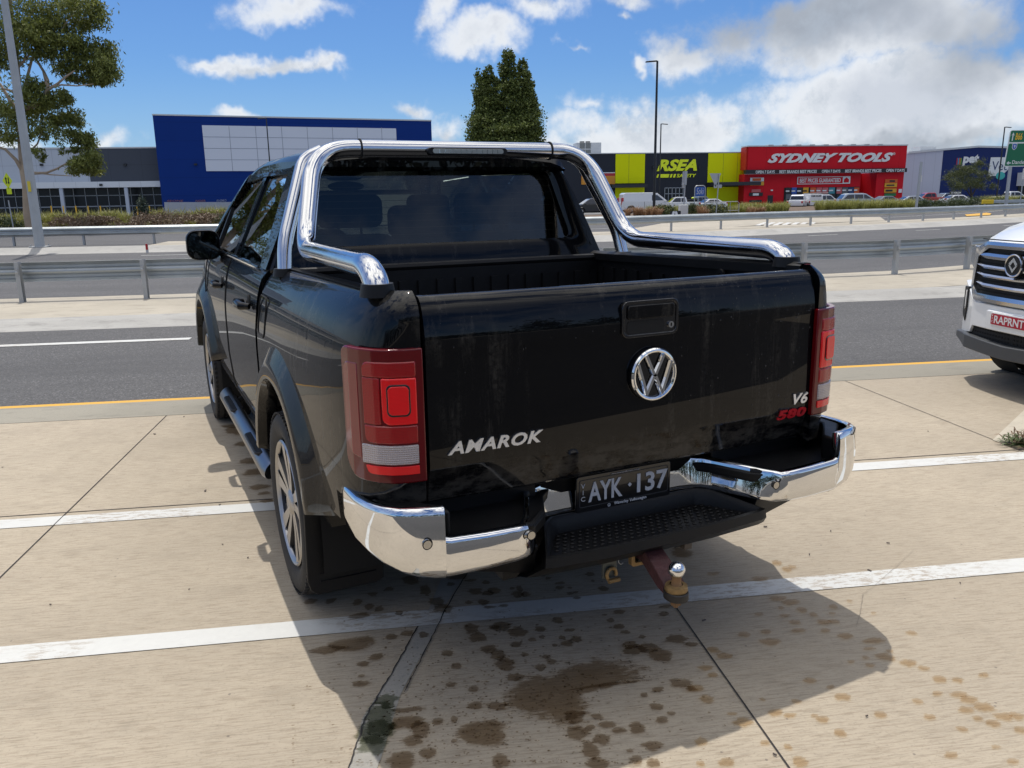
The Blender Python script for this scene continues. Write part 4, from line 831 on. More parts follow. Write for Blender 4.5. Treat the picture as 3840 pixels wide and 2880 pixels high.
def car(label, cat, kind, colr, loc, rz, group=None, extra=None):
    d = PROF[kind]; t = thing(dict(van='delivery_van', suv='parked_suv', sedan='parked_car', ute='parked_ute')[kind], label, cat, loc, rz, group); m = CM[colr]; W2 = d['W']/2
    b_ = MB().prism(d['b'], 'y', -W2, W2).build('body', m, t, smooth=0); 
    cut = []
    for wx in d['wx']: cut.append(MB().cyl((wx, -W2-.1, d['wr']), (wx, W2+.1, d['wr']), d['wr']+.07, 24).build('c', m))
    if 'bed' in d: cut.append(MB().bx(d['bed'][0], d['bed'][1], -W2+.1, W2-.1, .75, 1.4).build('c', m))
    for c in cut: c.parent = None
    # booleans are done with the body at the world origin
    b_.parent = None; cutter(b_, cut); b_.parent = t
    md = b_.modifiers.new('b', 'BEVEL'); md.width = .05; md.segments = 2; md.limit_method = 'ANGLE'; md.angle_limit = R(40)
    zb, zt = min(p[1] for p in d['g']), max(p[1] for p in d['g'])
    def yy(z): return W2-.03-d['gt']*max(0, (z-zb)/(zt-zb))
    n = len(d['g']); gm_ = MB(); gm_.add([(x, -yy(z), z) for x, z in d['g']]+[(x, yy(z), z) for x, z in d['g']], [tuple(range(n)), tuple(reversed(range(n, 2*n)))]+[(i, i+n, (i+1) % n+n, (i+1) % n) for i in range(n)])
    gm_.build('cabin', m, t, smooth=0, bevel=.04)
    for s in (-1, 1):
        for w in d['win']:
            k = len(w); MB().add([(x, s*(yy(z)+.012), z) for x, z in w]+[(x, s*(yy(z)-.03), z) for x, z in w], [tuple(range(k)), tuple(reversed(range(k, 2*k)))]+[(i, i+k, (i+1) % k+k, (i+1) % k) for i in range(k)]).build('window', M['carglass'], t, smooth=0)
    for nm, key, sg_ in (('windscreen', 'ws', 1), ('rear_window', 'rw', -1)):
        (xa, za), (xc, zc) = d[key]; k1, k2 = yy(za)-.07, yy(zc)-.07
        MB().add([(xa+.02*sg_, -k1, za+.02), (xa+.02*sg_, k1, za+.02), (xc+.02*sg_, k2, zc+.02), (xc+.02*sg_, -k2, zc+.02)], [(0, 1, 2, 3)]).build(nm, M['carglass'], t, smooth=0)
    for wx in d['wx']:
        for s in (-1, 1):
            w_ = MB().lathe([(-.1, .2), (-.11, d['wr']-.03), (-.07, d['wr']), (.07, d['wr']), (.11, d['wr']-.03), (.1, .2)], 24, 'y', (wx, s*(W2-.11), d['wr'])).build('wheel', M['rubber'], t)
            MB().lathe([(0.0, .0), (s*.03, .05), (s*.02, .22), (-s*.05, .24)], 18, 'y', (wx, s*(W2-.05), d['wr'])).build('rim', M['rim'], w_)
    xf, xr_ = max(p[0] for p in d['b']), min(p[0] for p in d['b'])
    for s in (-1, 1):
        MB().bx(xf-.32, xf-.02, s*(W2-.24)-.2, s*(W2-.24)+.22, .68, .82).build('headlight', M['lampclear'], t, bevel=.03)
        z1_ = 1.05 if kind != 'van' else 1.5
        MB().bx(xr_-.02, xr_+.2, s*(W2-.1)-.09, s*(W2-.1)+.115, .8, z1_).build('taillight', M['lampred'], t, bevel=.02)
        MB().box((d['ws'][1][0]-.25, s*(W2+.1), d['ws'][1][1]+.03), (.12, .2, .16)).build('mirror', m, t, bevel=.03)
    MB().bx(xf-.03, xf+.03, -W2+.2, W2-.2, .4, .6).build('grille', M['plastic'], t, bevel=.02)
    MB().bx(xr_+.1, xf-.1, -W2+.2, W2-.2, .2, .45).build('underbody', M['dark'], t, smooth=0)
    if extra: extra(t, d)
    return t
def place(u, Y, z=None): p = at(u, 760, Y); return (p.x, Y, (-.15-(Y-75)/25*.3 if 75 < Y < 100 else (-.45 if Y >= 100 else 0)) if z is None else z)
car('white delivery van parked side-on behind the brown dry grass', 'van', 'van', 'white', place(2420, 79, -.1), R(-3), extra=lambda t, d: MB().bx(-.35, -.33, -1.0, .99, .5, 1.1).build('door_seam', M['dark'], t, smooth=0) and None)
car('white dual-cab ute behind the nose of the white van, facing left', 'ute', 'ute', 'white', place(2545, 104), R(172), 'cars in the shop car park')
def luggage(t, d):
    o = MB().box((-1.7, 0, 1.22), (1.5, 1.5, .3)).build('tray_load', M['plastic'], t, bevel=.05)
car('dark ute carrying red and yellow bundles in its tray, half behind the blue board', 'ute', 'ute', 'grey', place(2625, 112), R(10), 'cars in the shop car park', luggage)
o = MB().sphere((0, 0, 0), (.45, .3, .2)).build('load_bundle', col('red', (.5, .02, .02), .4)); p = place(2623, 112); o.location = (p[0], 112, 1.05); tag(o, 'red bundle lying on the load of the dark ute', 'bundle')
o = MB().sphere((0, 0, 0), (.25, .2, .13)).build('load_bundle', M['fluo']); p = place(2598, 112); o.location = (p[0], 112, 1.12); tag(o, 'yellow bundle lying on the load of the dark ute', 'bundle')
car('low white car right of the blue board, mostly behind the grass', 'car', 'sedan', 'white', place(2660, 108), R(185), 'cars in the shop car park')
car('dark hatch partly hidden behind the sports bar, left of the white van', 'car', 'suv', 'dark', place(2222, 84), R(180), 'cars in the shop car park')
car('white ute seen from behind at the left end of the red shop car park', 'ute', 'ute', 'white', place(2992, 96), R(55), 'cars in the shop car park')
def canopy(t, d):
    MB().bx(-2.6, -.9, -.9, .9, 1.1, 1.85).build('canopy_box', CM['white'], t, bevel=.05)
    for s in (-1,): fit(txt('0488 83,880', 1, .01, .02), -2.5, -1.0, 1.5, 1.72, -.92).build('lettering', M['ink'], t, smooth=0)
    MB().bx(-2.5, 1.0, -.95, -.94, .95, 1.02).build('yellow_stripe', M['fluo'], t, smooth=0)
    MB().tube([(-2.4, -.7, 1.95), (.2, -.7, 1.98)], .03, 6).tube([(-2.4, .7, 1.95), (.2, .7, 1.98)], .03, 6).build('ladder_rack', M['alu'], t)
car('white trade ute with lettered canopy box and roof rack before the red shop', 'ute', 'ute', 'white', place(3085, 98), R(10), 'cars in the shop car park', canopy)
car('silver-blue SUV in front of the red shop window', 'car', 'suv', 'silver', place(3222, 84, -.2), R(-12), 'cars in the shop car park')
car('dark grey sedan beside the silver-blue SUV', 'car', 'sedan', 'grey', place(3325, 108), R(5), 'cars in the shop car park')
car('light grey sedan before the grey wall, behind the flat post', 'car', 'sedan', 'silver', place(3425, 100), R(-8), 'cars in the shop car park')
car('bright red ute parked between the light grey sedan and the small tree', 'ute', 'ute', 'red', place(3478, 116, -.45), R(172), 'cars in the shop car park')
car('dark SUV parked behind the tail of the red ute', 'car', 'suv', 'grey', place(3540, 122, -.45), R(185), 'cars in the shop car park')
def roofsign(t, d):
    MB().bx(-1.2, .4, -.1, .1, 1.55, 1.95).build('roof_sign', M['carglass'], t, bevel=.03)
    fit(txt('ST KILDA', 1, .01, .02), -1.1, .3, 1.65, 1.85, -.12).build('lettering', M['swhite'], t, smooth=0)
car('white low car with a dark roof sign under the small tree', 'car', 'sedan', 'white', place(3590, 103), R(-4), 'cars in the shop car park', roofsign)
car('white dual-cab ute parked right of the small tree, behind the sign legs', 'ute', 'ute', 'white', place(3792, 112), R(-6), 'cars in the shop car park')
# ============================================================ THE BLACK UTE (local frame: x right, y forward, z up, rear axle at y=0)
TR = thing('pickup_truck', 'wet black dual-cab pickup with stainless sports bar and chrome rear bumper, in the foreground', 'pickup truck', (.4457, 3.5261, 0), TH)
def interp(tb, z):
    if z <= tb[0][0]: return tb[0][1]
    for (a, b_), (c, d) in zip(tb, tb[1:]):
        if z <= c: return b_+(d-b_)*(z-a)/(c-a)
    return tb[-1][1]
XO = [(.44, .90), (.50, .925), (.60, .945), (.75, .957), (.95, .957), (1.03, .954), (1.10, .945), (1.18, .932), (1.24, .915), (1.28, .895), (1.31, .872), (1.335, .845), (1.345, .815)]
def xo(z): return interp(XO, z)
def fillet(pts, r, n=7):
    P = [Vector(p) for p in pts]; out = [P[0]]; rr = r if isinstance(r, (list, tuple)) else [r]*(len(P)-2)
    for i in range(1, len(P)-1):
        a, b_ = (P[i-1]-P[i]), (P[i+1]-P[i]); d = min(rr[i-1], a.length*.48, b_.length*.48); A, B = P[i]+a.normalized()*d, P[i]+b_.normalized()*d
        for k in range(n+1): t_ = k/n; out.append(A*(1-t_)**2+P[i]*2*t_*(1-t_)+B*t_**2)
    out.append(P[-1]); return out
BK = M['black']
# ---- bed sides with rear corners
PLAN = [(0, .50), (0, .30), (0, .1), (0, -.2), (-.006, -.5), (-.016, -.72), (-.032, -.88), (-.050, -.97), (-.072, -1.035), (-.105, -1.08), (-.145, -1.108), (-.19, -1.120)]
def zdrop(z, y): return z-(.035*(y+1.1)/1.6 if z > 1.05 else 0)*(min(1, (z-1.05)/.2) if z > 1.05 else 0)
def bedside(s):
    secs = []
    for z in (.50, .60, .68, .75, .85, .95, 1.03, 1.06, 1.10, 1.14, 1.18, 1.21, 1.24, 1.265, 1.285, 1.305, 1.32, 1.333, 1.342, 1.346):
        ins = .012*max(0, (.8-z)/.1) if z < .8 else (0 if z < 1.28 else .10*((z-1.28)/.07)**2)
        xi = .740 if s < 0 else .752; row = [(xi+.003+(xo(z)-xi-.003)*((.957+dx-xi)/(.957-xi)), y) for dx, y in PLAN]
        row = [(x, y+(ins*.6 if y < -1.0 else 0)) for x, y in row]
        row += [(xi, -1.124+ins*.6), (xi, -1.04), (xi+.02, -1.03), (.795, -1.0), (.795, .50)]
        secs.append([(s*x, y, zdrop(z, y)) for x, y in row])
    o = MB().loft(secs).build('bed_side', BK)
    c1 = MB().cyl((s*.7, 0, .40), (s*1.1, 0, .40), .50, 48).build('c', BK); c2 = MB().bx(-1.2, 1.2, -1.4, -.80, .3, .70).build('c', BK); c3 = MB().bx(-1.2, 1.2, -.9, -.62, .3, .60).build('c', BK)
    cutter(o, [c1, c2, c3]); o.data.set_sharp_from_angle(angle=R(24)); o.parent = TR; return o
for s in (-1, 1): bedside(s)
# ---- lower cab with doors, bonnet, nose
secs = []
for y, zt_, k in ((.555, 1.30, 1), (.75, 1.30, 1), (1.3, 1.30, 1), (2.0, 1.29, 1), (2.6, 1.28, 1), (3.0, 1.27, .995), (3.2, 1.25, .985), (3.5, 1.21, .97), (3.75, 1.15, .94), (3.9, 1.06, .88), (3.96, .9, .80)):
    row = []
    for z in (.44, .50, .60, .75, .95, 1.03, 1.06, 1.10, 1.14, 1.18, 1.22, 1.255, 1.28, 1.30):
        zz = .44+(z-.44)*(zt_-.44)/.86; row.append((min(xo(z)*1.0, .957)*k if z < 1.27 else (.885 if z < 1.29 else .86)*k, y, zz))
    row += [(.4*k, y, zt_+(.05 if y > 2.9 else 0)), (-.4*k, y, zt_+(.05 if y > 2.9 else 0))]+[(-x, y_, z_) for x, y_, z_ in reversed(row)]
    secs.append(row)
o = MB().loft(secs).build('cab_body', BK); c1 = MB().cyl((-1.2, 3.095, .40), (1.2, 3.095, .40), .50, 48).build('c', BK); cutter(o, [c1]); o.data.set_sharp_from_angle(angle=R(24)); o.parent = TR
cab_body = o
# ---- cab shell (pillars, roof, rear frame)
def gx(z): return .888-(z-1.29)*.455-(.012 if z > 1.7 else 0)
shell = MB()
def sidepoly(mb, poly, s, off=0, th=.05):
    n = len(poly); vs = [(s*(gx(z)+off), y, z) for y, z in poly]+[(s*(gx(z)+off-th), y, z) for y, z in poly]
    return mb.add(vs, [tuple(range(n)), tuple(reversed(range(n, 2*n)))]+[(i, i+n, (i+1) % n+n, (i+1) % n) for i in range(n)])
for s in (-1, 1):
    sidepoly(shell, [(.56, 1.295), (.575, 1.45), (.60, 1.62), (.63, 1.775), (.93, 1.775), (.90, 1.70), (.80, 1.50), (.74, 1.34), (.735, 1.295)], s)      # rear pillar
    sidepoly(shell, [(1.64, 1.30), (1.66, 1.74), (1.76, 1.74), (1.76, 1.30)], s, -.006)
    sidepoly(shell, [(.92, 1.725), (.93, 1.775), (1.7, 1.785), (2.38, 1.765), (2.48, 1.735), (2.40, 1.715), (1.7, 1.735)], s)
    sidepoly(shell, [(2.38, 1.765), (2.50, 1.735), (2.85, 1.52), (3.16, 1.29), (3.00, 1.29), (2.78, 1.47), (2.42, 1.70)], s)
def trap(xb, xt, zb, zt_, r, n=6):
    P = [Vector((xb, 0, zb)), Vector((xt, 0, zt_)), Vector((-xt, 0, zt_)), Vector((-xb, 0, zb))]; out = []
    for i in range(4):
        a, p, c = P[i-1], P[i], P[(i+1) % 4]; A, C_ = p+(a-p).normalized()*r, p+(c-p).normalized()*r
        for k in range(n+1): t_ = k/n; out.append(A*(1-t_)**2+p*2*t_*(1-t_)+C_*t_**2)
    return out
def ry(z): return .535+.075*(z-1.28)/.5
O1 = trap(.885, .665, 1.27, 1.785, .03); I1 = trap(.70, .585, 1.385, 1.735, .05)
ring = [[(p.x, ry(p.z)+.03, p.z) for p in O1], [(p.x, ry(p.z), p.z) for p in trap(.865, .645, 1.28, 1.775, .04)], [(p.x, ry(p.z)+.004, p.z) for p in trap(.73, .61, 1.365, 1.755, .06)], [(p.x, ry(p.z)+.012, p.z) for p in I1], [(p.x, ry(p.z)+.05, p.z) for p in I1]]
shell.loft(ring, caps=False)
secs = []
for y, dz in ((.56, -.05), (.585, -.012), (.65, .0), (1.2, .018), (1.8, .02), (2.2, .0), (2.42, -.03), (2.52, -.055)):
    h = [(.664, 1.752), (.660, 1.775), (.635, 1.80), (.58, 1.818), (.40, 1.835), (.15, 1.842)]
    row = [(x, y, z+dz*(1 if z > 1.76 else .3)) for x, z in h]; secs.append(row+[(-x, y, z) for x, y, z in reversed(row)]+[(-.60, y, 1.745), (.60, y, 1.745)])
shell.loft(secs); shell.build('cab_shell', BK, TR, smooth=32)
# bumps of the black gutter and belt mouldings
for s in (-1, 1):
    b_ = MB().tube([(s*(gx(1.292)+.004), y, 1.292) for y in (.74, 1.4, 2.0, 2.6, 3.02)], .009, 6); b_.build('belt_moulding', M['steel'], TR)
    sidepoly(MB(), [(.745, 1.30), (.80, 1.49), (.905, 1.70), (.925, 1.722), (1.64, 1.732), (1.63, 1.30)], s, -.018, .004).build('side_window', M['clear'] if 0 else M['tint'], TR, smooth=0)
    sidepoly(MB(), [(1.77, 1.30), (1.77, 1.732), (2.40, 1.712), (2.77, 1.475), (2.99, 1.30)], s, -.018, .004).build('side_window', M['clear'], TR, smooth=0)
    sidepoly(MB(), [(2.62, 1.30), (2.62, 1.56), (2.66, 1.56), (2.66, 1.30)], s, -.006, .03).build('window_divider', M['plastic'], TR, smooth=0)
MB().add([(p.x, ry(p.z)+.016, p.z) for p in trap(.705, .59, 1.38, 1.74, .05)], [tuple(range(28))]).build('rear_window', M['tint'], TR, smooth=0)
hl = MB()
for k in range(9): z = 1.43+k*.032; hl.bx(-.60, .60, ry(z)+.0175, ry(z)+.0181, z-.0008, z+.0008)
hl.build('heater_lines', col('heater line', (.06, .035, .02), .6), TR, smooth=0)
MB().add([(-.845, 3.10, 1.30), (.845, 3.10, 1.30), (.655, 2.47, 1.755), (-.655, 2.47, 1.755)], [(0, 1, 2, 3)]).build('windscreen', M['clear'], TR, smooth=0)
MB().prism(rrect(.0, 1.27, 1.45, .12, .05), 'y', 2.72, 3.0).build('dashboard', M['plastic'], TR, bevel=.02)
MB().sphere((.0, 2.50, 1.69), (.13, .02, .035), 14, 8).build('inner_mirror', M['plastic'], TR)
for x, y in ((-.38, .98), (.38, .98), (.0, .98), (-.40, 1.95), (.40, 1.95)):
    k_ = 0 if abs(x) > .1 else .03
    st_ = MB().prism(rrect(x, 1.22-k_, .50, .40, .08), 'y', y-.05, y+.07).build('seat_back', M['seat'], TR, bevel=.03)
    MB().prism(rrect(x, 1.54-k_*2, .34 if y < 1.5 else .28, .17, .05), 'y', y-.06, y+.05).build('headrest', M['seat'], st_, bevel=.03)
    for dx in (-.06, .06): MB().cyl((x+dx, y, 1.35), (x+dx, y, 1.50), .007, 8).build('headrest_rod', M['seat'], st_)
# ---- seams, handles, fuel flap
def seam(mb, pts, r=.004): return mb.tube(pts, r, 5)
for s in (-1, 1):
    mb = MB()
    for y0 in (1.70, 2.86): seam(mb, [(s*(xo(z)+.0005), y0+(.03*(1-z) if z < 1 else 0), z) for z in (.50, .60, .75, .95, 1.03, 1.10, 1.18, 1.24, 1.28)])
    seam(mb, [(s*(xo(.52)+.0005), y, .52) for y in (.6, 1.7, 2.6)])
    mb.build('door_seams', M['dark'], TR)
    for y in (.80, 1.90):
        h = MB().tube([(s*(xo(1.12)+.012), y-.11, 1.118), (s*(xo(1.12)+.045), y-.085, 1.12), (s*(xo(1.12)+.05), y, 1.122), (s*(xo(1.12)+.045), y+.085, 1.12), (s*(xo(1.12)+.012), y+.11, 1.118)], [.014, .02, .021, .02, .014], 12).build('door_handle', BK, TR)
        MB().sphere((s*(xo(1.12)-.002), y, 1.115), (.006, .045, .05), 14, 8).build('handle_cup', M['dark'], h)
c_ = [( .30+.085*math.cos(a)*(1 if 0 else 1), 0) for a in ()]
fl = rrect(.385, 1.11, .17, .17, .03); seam(MB(), [(-(xo(z)+.0005), y, z) for y, z in fl+[fl[0]]], .0035).build('fuel_flap', M['dark'], TR)
MB().bx(-.86, .86, .502, .553, .5, 1.28).build('cab_gap', M['dark'], TR, smooth=0)
# ---- bed interior and liner
ln = MB(); ln.bx(-.80, .80, -1.05, .48, .80, .84).bx(-.80, .80, .44, .50, .8, 1.27)
for s in (-1, 1): ln.bx(s*.80-.01, s*.80+.01, -1.04, .46, .80, 1.29).bx(s*.71-.10, s*.71+.10, -.38, .38, .84, 1.02)
for k in range(17): ln.bx(-.76+k*.095-.018, -.76+k*.095+.018, .425, .44, .84, 1.22)
for s in (-1, 1):
    for k in range(14): ln.bx(s*.785-.008, s*.785+.008, -.98+k*.105-.015, -.98+k*.105+.015, .84, 1.24)
for k in range(15): ln.bx(-.70+k*.1-.02, -.70+k*.1+.02, -1.04, .42, .84, .848)
ln.build('bed_liner', M['plastic'], TR, smooth=0)
MB().tube([(-.80, .455, 1.285), (.80, .455, 1.285)], .018, 8).build('headboard_rail', M['plastic'], TR)
for s in (-1, 1):
    MB().loft([[(s*.83, -1.0, 1.343), (s*.80, -1.0, 1.347), (s*.775, -1.0, 1.335), (s*.775, -1.0, 1.30), (s*.79, -1.0, 1.30)], [(s*.83, .49, 1.312), (s*.80, .49, 1.316), (s*.775, .49, 1.304), (s*.775, .49, 1.27), (s*.79, .49, 1.27)]]).build('rail_cap', M['plastic'], TR)
    for y in (-.98, -.62):
        MB().lathe([(0, .008), (0, .024), (-s*.012, .024), (-s*.012, .008)], 16, 'x', (s*.775, y+.05, 1.27)).build('tie_down', M['plastic'], TR)
# ---- tailgate
TP = [(.712, -1.085), (.722, -1.102), (.76, -1.112), (.80, -1.122), (.825, -1.130), (.84, -1.1335), (.95, -1.132), (1.10, -1.130), (1.17, -1.131), (1.195, -1.134), (1.22, -1.132), (1.26, -1.124), (1.29, -1.115), (1.312, -1.104), (1.326, -1.088), (1.330, -1.070)]
def ty(z): return interp(TP, z)
secs = []
XS = [-.742, -.737, -.71, -.5, -.25, 0, .25, .5, .71, .725, .731]
for x in XS:
    e = .008 if x in (XS[0], XS[-1]) else 0; cr = .012*(abs(x)/.72)**2.5
    col_ = [(x+.012, y+e+cr, z+(-e if z > 1.3 else 0)) for z, y in TP]; secs.append(col_+[(x+.012, -1.045, 1.325), (x+.012, -1.045, .72)])
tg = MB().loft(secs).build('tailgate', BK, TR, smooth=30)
def trear(x, z): return ty(z)+.012*(abs(x-.012)/.72)**2.5
MB().bx(-.735, .76, -1.06, -1.04, .70, 1.30).build('tailgate_gap', M['dark'], TR, smooth=0)
# handle
hx, hz = .022, 1.218
def ringxz(mb, outer, inner, y0, y1, yi=None):
    n = len(outer); yi = y1 if yi is None else yi
    return mb.loft([[(x, y0, z) for x, z in outer], [(x, y1, z) for x, z in outer], [(x, yi, z) for x, z in inner], [(x, y0, z) for x, z in inner]], caps=False)
yh = -1.134
MB().prism(rrect(hx, hz, .205, .108, .02), 'y', yh-.002, yh+.006).build('handle_plate', col('gloss black', (.004, .004, .005), .12, coat=1), tg, bevel=.002)
ringxz(MB(), rrect(hx, hz, .214, .116, .024), rrect(hx, hz, .196, .098, .017), yh+.004, yh-.006).build('handle_bezel', col('gloss black', (.004, .004, .005)), tg, bevel=.0015)
MB().prism(rrect(hx-.017, hz-.026, .14, .042, .012), 'y', yh-.0035, yh).build('handle_pocket', M['dark'], tg, smooth=0)
MB().prism(rrect(hx, hz+.022, .175, .044, .008), 'y', yh-.010, yh).build('handle_flap', BK, tg, bevel=.003)
lk = MB().cyl((hx+.078, yh-.008, hz-.026), (hx+.078, yh, hz-.026), .0105, 20).build('lock', M['steel'], tg); MB().box((hx+.078, yh-.009, hz-.026), (.003, .002, .011)).build('keyhole', M['dark'], lk, smooth=0)
# round badge
bx0, bz0, br_ = .035, 1.035, .087
bd = MB().cyl((bx0, -1.142, bz0), (bx0, -1.13, bz0), br_*.98, 48).build('badge', col('gloss black', (.004, .004, .005)), tg)
prof = [(-.0, br_), (-.006, br_), (-.011, br_-.004), (-.012, br_-.008), (-.010, br_-.013), (-.004, br_-.016), (0, br_-.016)]
g_ = MB().lathe(prof, 64, 'y', (bx0, -1.141, bz0))
def stroke(mb, x0, z0, x1, z1, w):
    d = Vector((x1-x0, 0, z1-z0)); n = Vector((d.z, 0, -d.x)).normalized()*w/2; y0, y1 = -1.1455, -1.1535; a, c = Vector((bx0+x0, 0, bz0+z0)), Vector((bx0+x1, 0, bz0+z1))
    A = [a-n, a+n, c+n, c-n]; k = .55
    Bq = [a-n*k, a+n*k, c+n*k, c-n*k]; vs = [(p.x, y0, p.z) for p in A]+[(p.x, y1, p.z) for p in Bq]
    return mb.add(vs, [(0, 1, 2, 3), (7, 6, 5, 4)]+[(i, (i+1) % 4, (i+1) % 4+4, i+4) for i in range(4)])
for s in (-1, 1):
    stroke(g_, s*.034, .066, s*.003, .002, .0165)
    stroke(g_, s*.064, .040, s*.029, -.062, .0165); stroke(g_, s*.031, -.064, s*.003, -.004, .0165)
g_.build('badge_ring', M['chrome'], bd, smooth=30)
# lettering
def bold(s, x0, x1, z0, z1, m, nm, shear=.35, b_=.03, th=.005, par=None):
    mb = fit(txt(s, 1, th*6, b_, shear, space=1.1), x0, x1, z0, z1, 0)
    ys_ = [v[1] for v in mb.v]; k = th/(max(ys_)-min(ys_))
    mb.v = [(v[0], trear(v[0], v[2])-th*.5-.001+v[1]*k, v[2]) for v in mb.v]; return mb.build(nm, m, par or tg, smooth=0)
lt = mat('badge chrome', (.95, .95, .95), .42, metal=1)
bold('AMAROK', -.672, -.362, .866, .905, lt, 'model_lettering', .3, .032)
bold('V6', .655, .728, .853, .893, lt, 'engine_lettering', .3, .03)
bold('580', .592, .728, .800, .838, mat('badge red', (.55, .02, .03), .2, coat=1), 'power_lettering', .04, .045)
dm = MB(); rd = random.Random(9)
for _ in range(190):
    x = .73-abs(rd.gauss(0, .28)) if rd.random() < .8 else rd.uniform(-.7, .7); z = rd.choice((rd.uniform(1.16, 1.315), rd.uniform(.86, 1.315))); r0 = rd.uniform(.0008, .0019)
    if x > -.72: dm.sphere((x, trear(x, z)-.0005, z), (r0, .0013, r0*rd.uniform(1, 1.5)), 8, 4)
dr = dm.build('water_drops', mat('water drop', (.02, .02, .025), .03, coat=1, spec=.8), tg); dr['kind'] = 'stuff'
# ---- tail lights
CP = [(.739, -1.127), (.757, -1.1255), (.79, -1.122), (.83, -1.108), (.862, -1.082), (.888, -1.045), (.906, -1.0), (.915, -.955), (.925, -.90)]
CL_ = [0]
for a, c in zip(CP, CP[1:]): CL_.append(CL_[-1]+math.hypot(c[0]-a[0], c[1]-a[1]))
def cpt(s_, off):
    s_ = max(0, min(CL_[-1]-1e-4, s_)); i = max(k for k in range(len(CL_)-1) if CL_[k] <= s_); t_ = (s_-CL_[i])/(CL_[i+1]-CL_[i])
    def tang(k): k = max(0, min(len(CP)-2, k)); return Vector((CP[k+1][0]-CP[k][0], CP[k+1][1]-CP[k][1])).normalized()
    p = Vector(CP[i]).lerp(Vector(CP[i+1]), t_); g2 = (tang(i-1)+tang(i)).normalized().lerp((tang(i)+tang(i+1)).normalized(), t_).normalized()
    return p+Vector((g2.y, -g2.x))*off
def rnd_z(s_, s1, z0, z1, rt_, rb_):
    za, zb_ = z0, z1
    if rt_ and s_ > s1-rt_: zb_ = z1-(rt_-math.sqrt(max(0, rt_**2-(s_-s1+rt_)**2)))
    if rb_ and s_ > s1-rb_: za = z0+(rb_-math.sqrt(max(0, rb_**2-(s_-s1+rb_)**2)))
    return za, zb_
def patch(sx, s0, s1, z0, z1, o0, o1, r=.0, n=14, m=6, rt_=0, rb_=0):
    """slab following the corner; o0 inner offset, o1 outer; edges fall back over r"""
    vs = []; fs = []
    for j in range(m+1):
        for i in range(n+1):
            s_ = s0+(s1-s0)*i/n; p = cpt(s_, o1); za, zb_ = rnd_z(s_, s1, z0, z1, rt_, rb_); vs.append((sx*p.x, p.y, za+(zb_-za)*j/m))
    for j in range(m+1):
        for i in range(n+1):
            s_ = s0+(s1-s0)*i/n; p = cpt(s_, o0); za, zb_ = rnd_z(s_, s1, z0, z1, rt_, rb_); vs.append((sx*p.x, p.y, za+(zb_-za)*j/m))
    w = n+1; K = w*(m+1)
    for j in range(m):
        for i in range(n): a = j*w+i; fs += [(a, a+1, a+w+1, a+w), (K+a, K+a+w, K+a+w+1, K+a+1)]
    for i in range(n): fs += [(i, K+i, K+i+1, i+1), (m*w+i, m*w+i+1, K+m*w+i+1, K+m*w+i)]
    for j in range(m): fs += [(j*w, (j+1)*w, K+(j+1)*w, K+j*w), (j*w+n, K+j*w+n, K+(j+1)*w+n, (j+1)*w+n)]
    return MB().add(vs, fs)
def ribmat(name, c, sc=420, s=.5, rough=.12, ax=2, coat=1, emit=None):
    def f(q, p, oc):
        w = q.n('ShaderNodeTexWave', {'Vector': oc, 'Scale': sc/6.28*.5}); w.bands_direction = 'XZ'[ax == 2]; w.wave_type = 'BANDS'
        w2 = q.n('ShaderNodeTexWave', {'Vector': oc, 'Scale': sc/6.28*.7}); w2.bands_direction = 'X' if ax == 2 else 'Z'
        h = q.m('ADD', w.outputs['Fac'], q.m('MULTIPLY', w2.outputs['Fac'], .7)); setbump(q, p, h, s, .004)
        setc(q, p, q.mix(h, tuple(x*.72 for x in c), c))
    return mat(name, c, rough, coat=coat, fn=f, emit=emit)
T_dark = mat('lamp dark red', (.115, .0015, .004), .12, coat=.4, spec=.3); T_mid = ribmat('lamp mid red', (.33, .002, .005), 900, .12, coat=.4); T_hot = ribmat('lamp bright red', (.88, .004, .008), 1100, .10, coat=.4); T_wht = ribmat('lamp white ribs', (.50, .43, .42), 620, .6)
T_pink = mat('lamp pale red', (.19, .006, .010), .12, coat=.5); T_blk = col('gloss black', (.004, .004, .005))
for s in (-1, 1):
    L1 = patch(s, 0, .275, .803, 1.193, -.01, .012, n=60, m=2, rt_=.03, rb_=.075)
    tl = L1.build('tail_light', T_dark, TR, bevel=.010, seg=3)
    def tp(nm, s0, s1, z0, z1, m, o=.0155, bev=.004, par=None, rt_=0, rb_=0): return patch(s, s0, s1, z0, z1, .006, o, n=24, m=3, rt_=rt_, rb_=rb_).build(nm, m, par or tl, bevel=bev)
    tp('side_reflector', .190, .262, .870, 1.150, T_pink, .0135, rt_=.03, rb_=.06)
    tp('upper_lens', .022, .172, 1.1135, 1.158, T_mid, rt_=.02); tp('brake_lens', .022, .115, .978, 1.112, T_hot, .0175, .006, rb_=.022)
    tp('outer_lens', .119, .172, .978, 1.112, T_mid); tp('lower_lens', .022, .172, .922, .975, T_mid, rb_=.02)
    tp('reversing_lens', .022, .185, .860, .917, T_wht, .0165); tp('bottom_reflector', .022, .172, .830, .855, T_hot, rb_=.02)
    def sq(s0, s1, z0, z1, o, r=.012):
        P = rrect((s0+s1)/2, (z0+z1)/2, s1-s0, z1-z0, r); return [(s*cpt(a, o).x, cpt(a, o).y, z) for a, z in P]
    MB().loft([sq(.040, .100, 1.003, 1.095, .010, .014), sq(.040, .100, 1.003, 1.095, .0195, .014)]).build('ring_frame', T_blk, tl, bevel=.001)
    MB().loft([sq(.044, .096, 1.008, 1.090, .010, .012), sq(.044, .096, 1.008, 1.090, .0215, .012)]).build('centre_lens', T_hot, tl, bevel=.002)
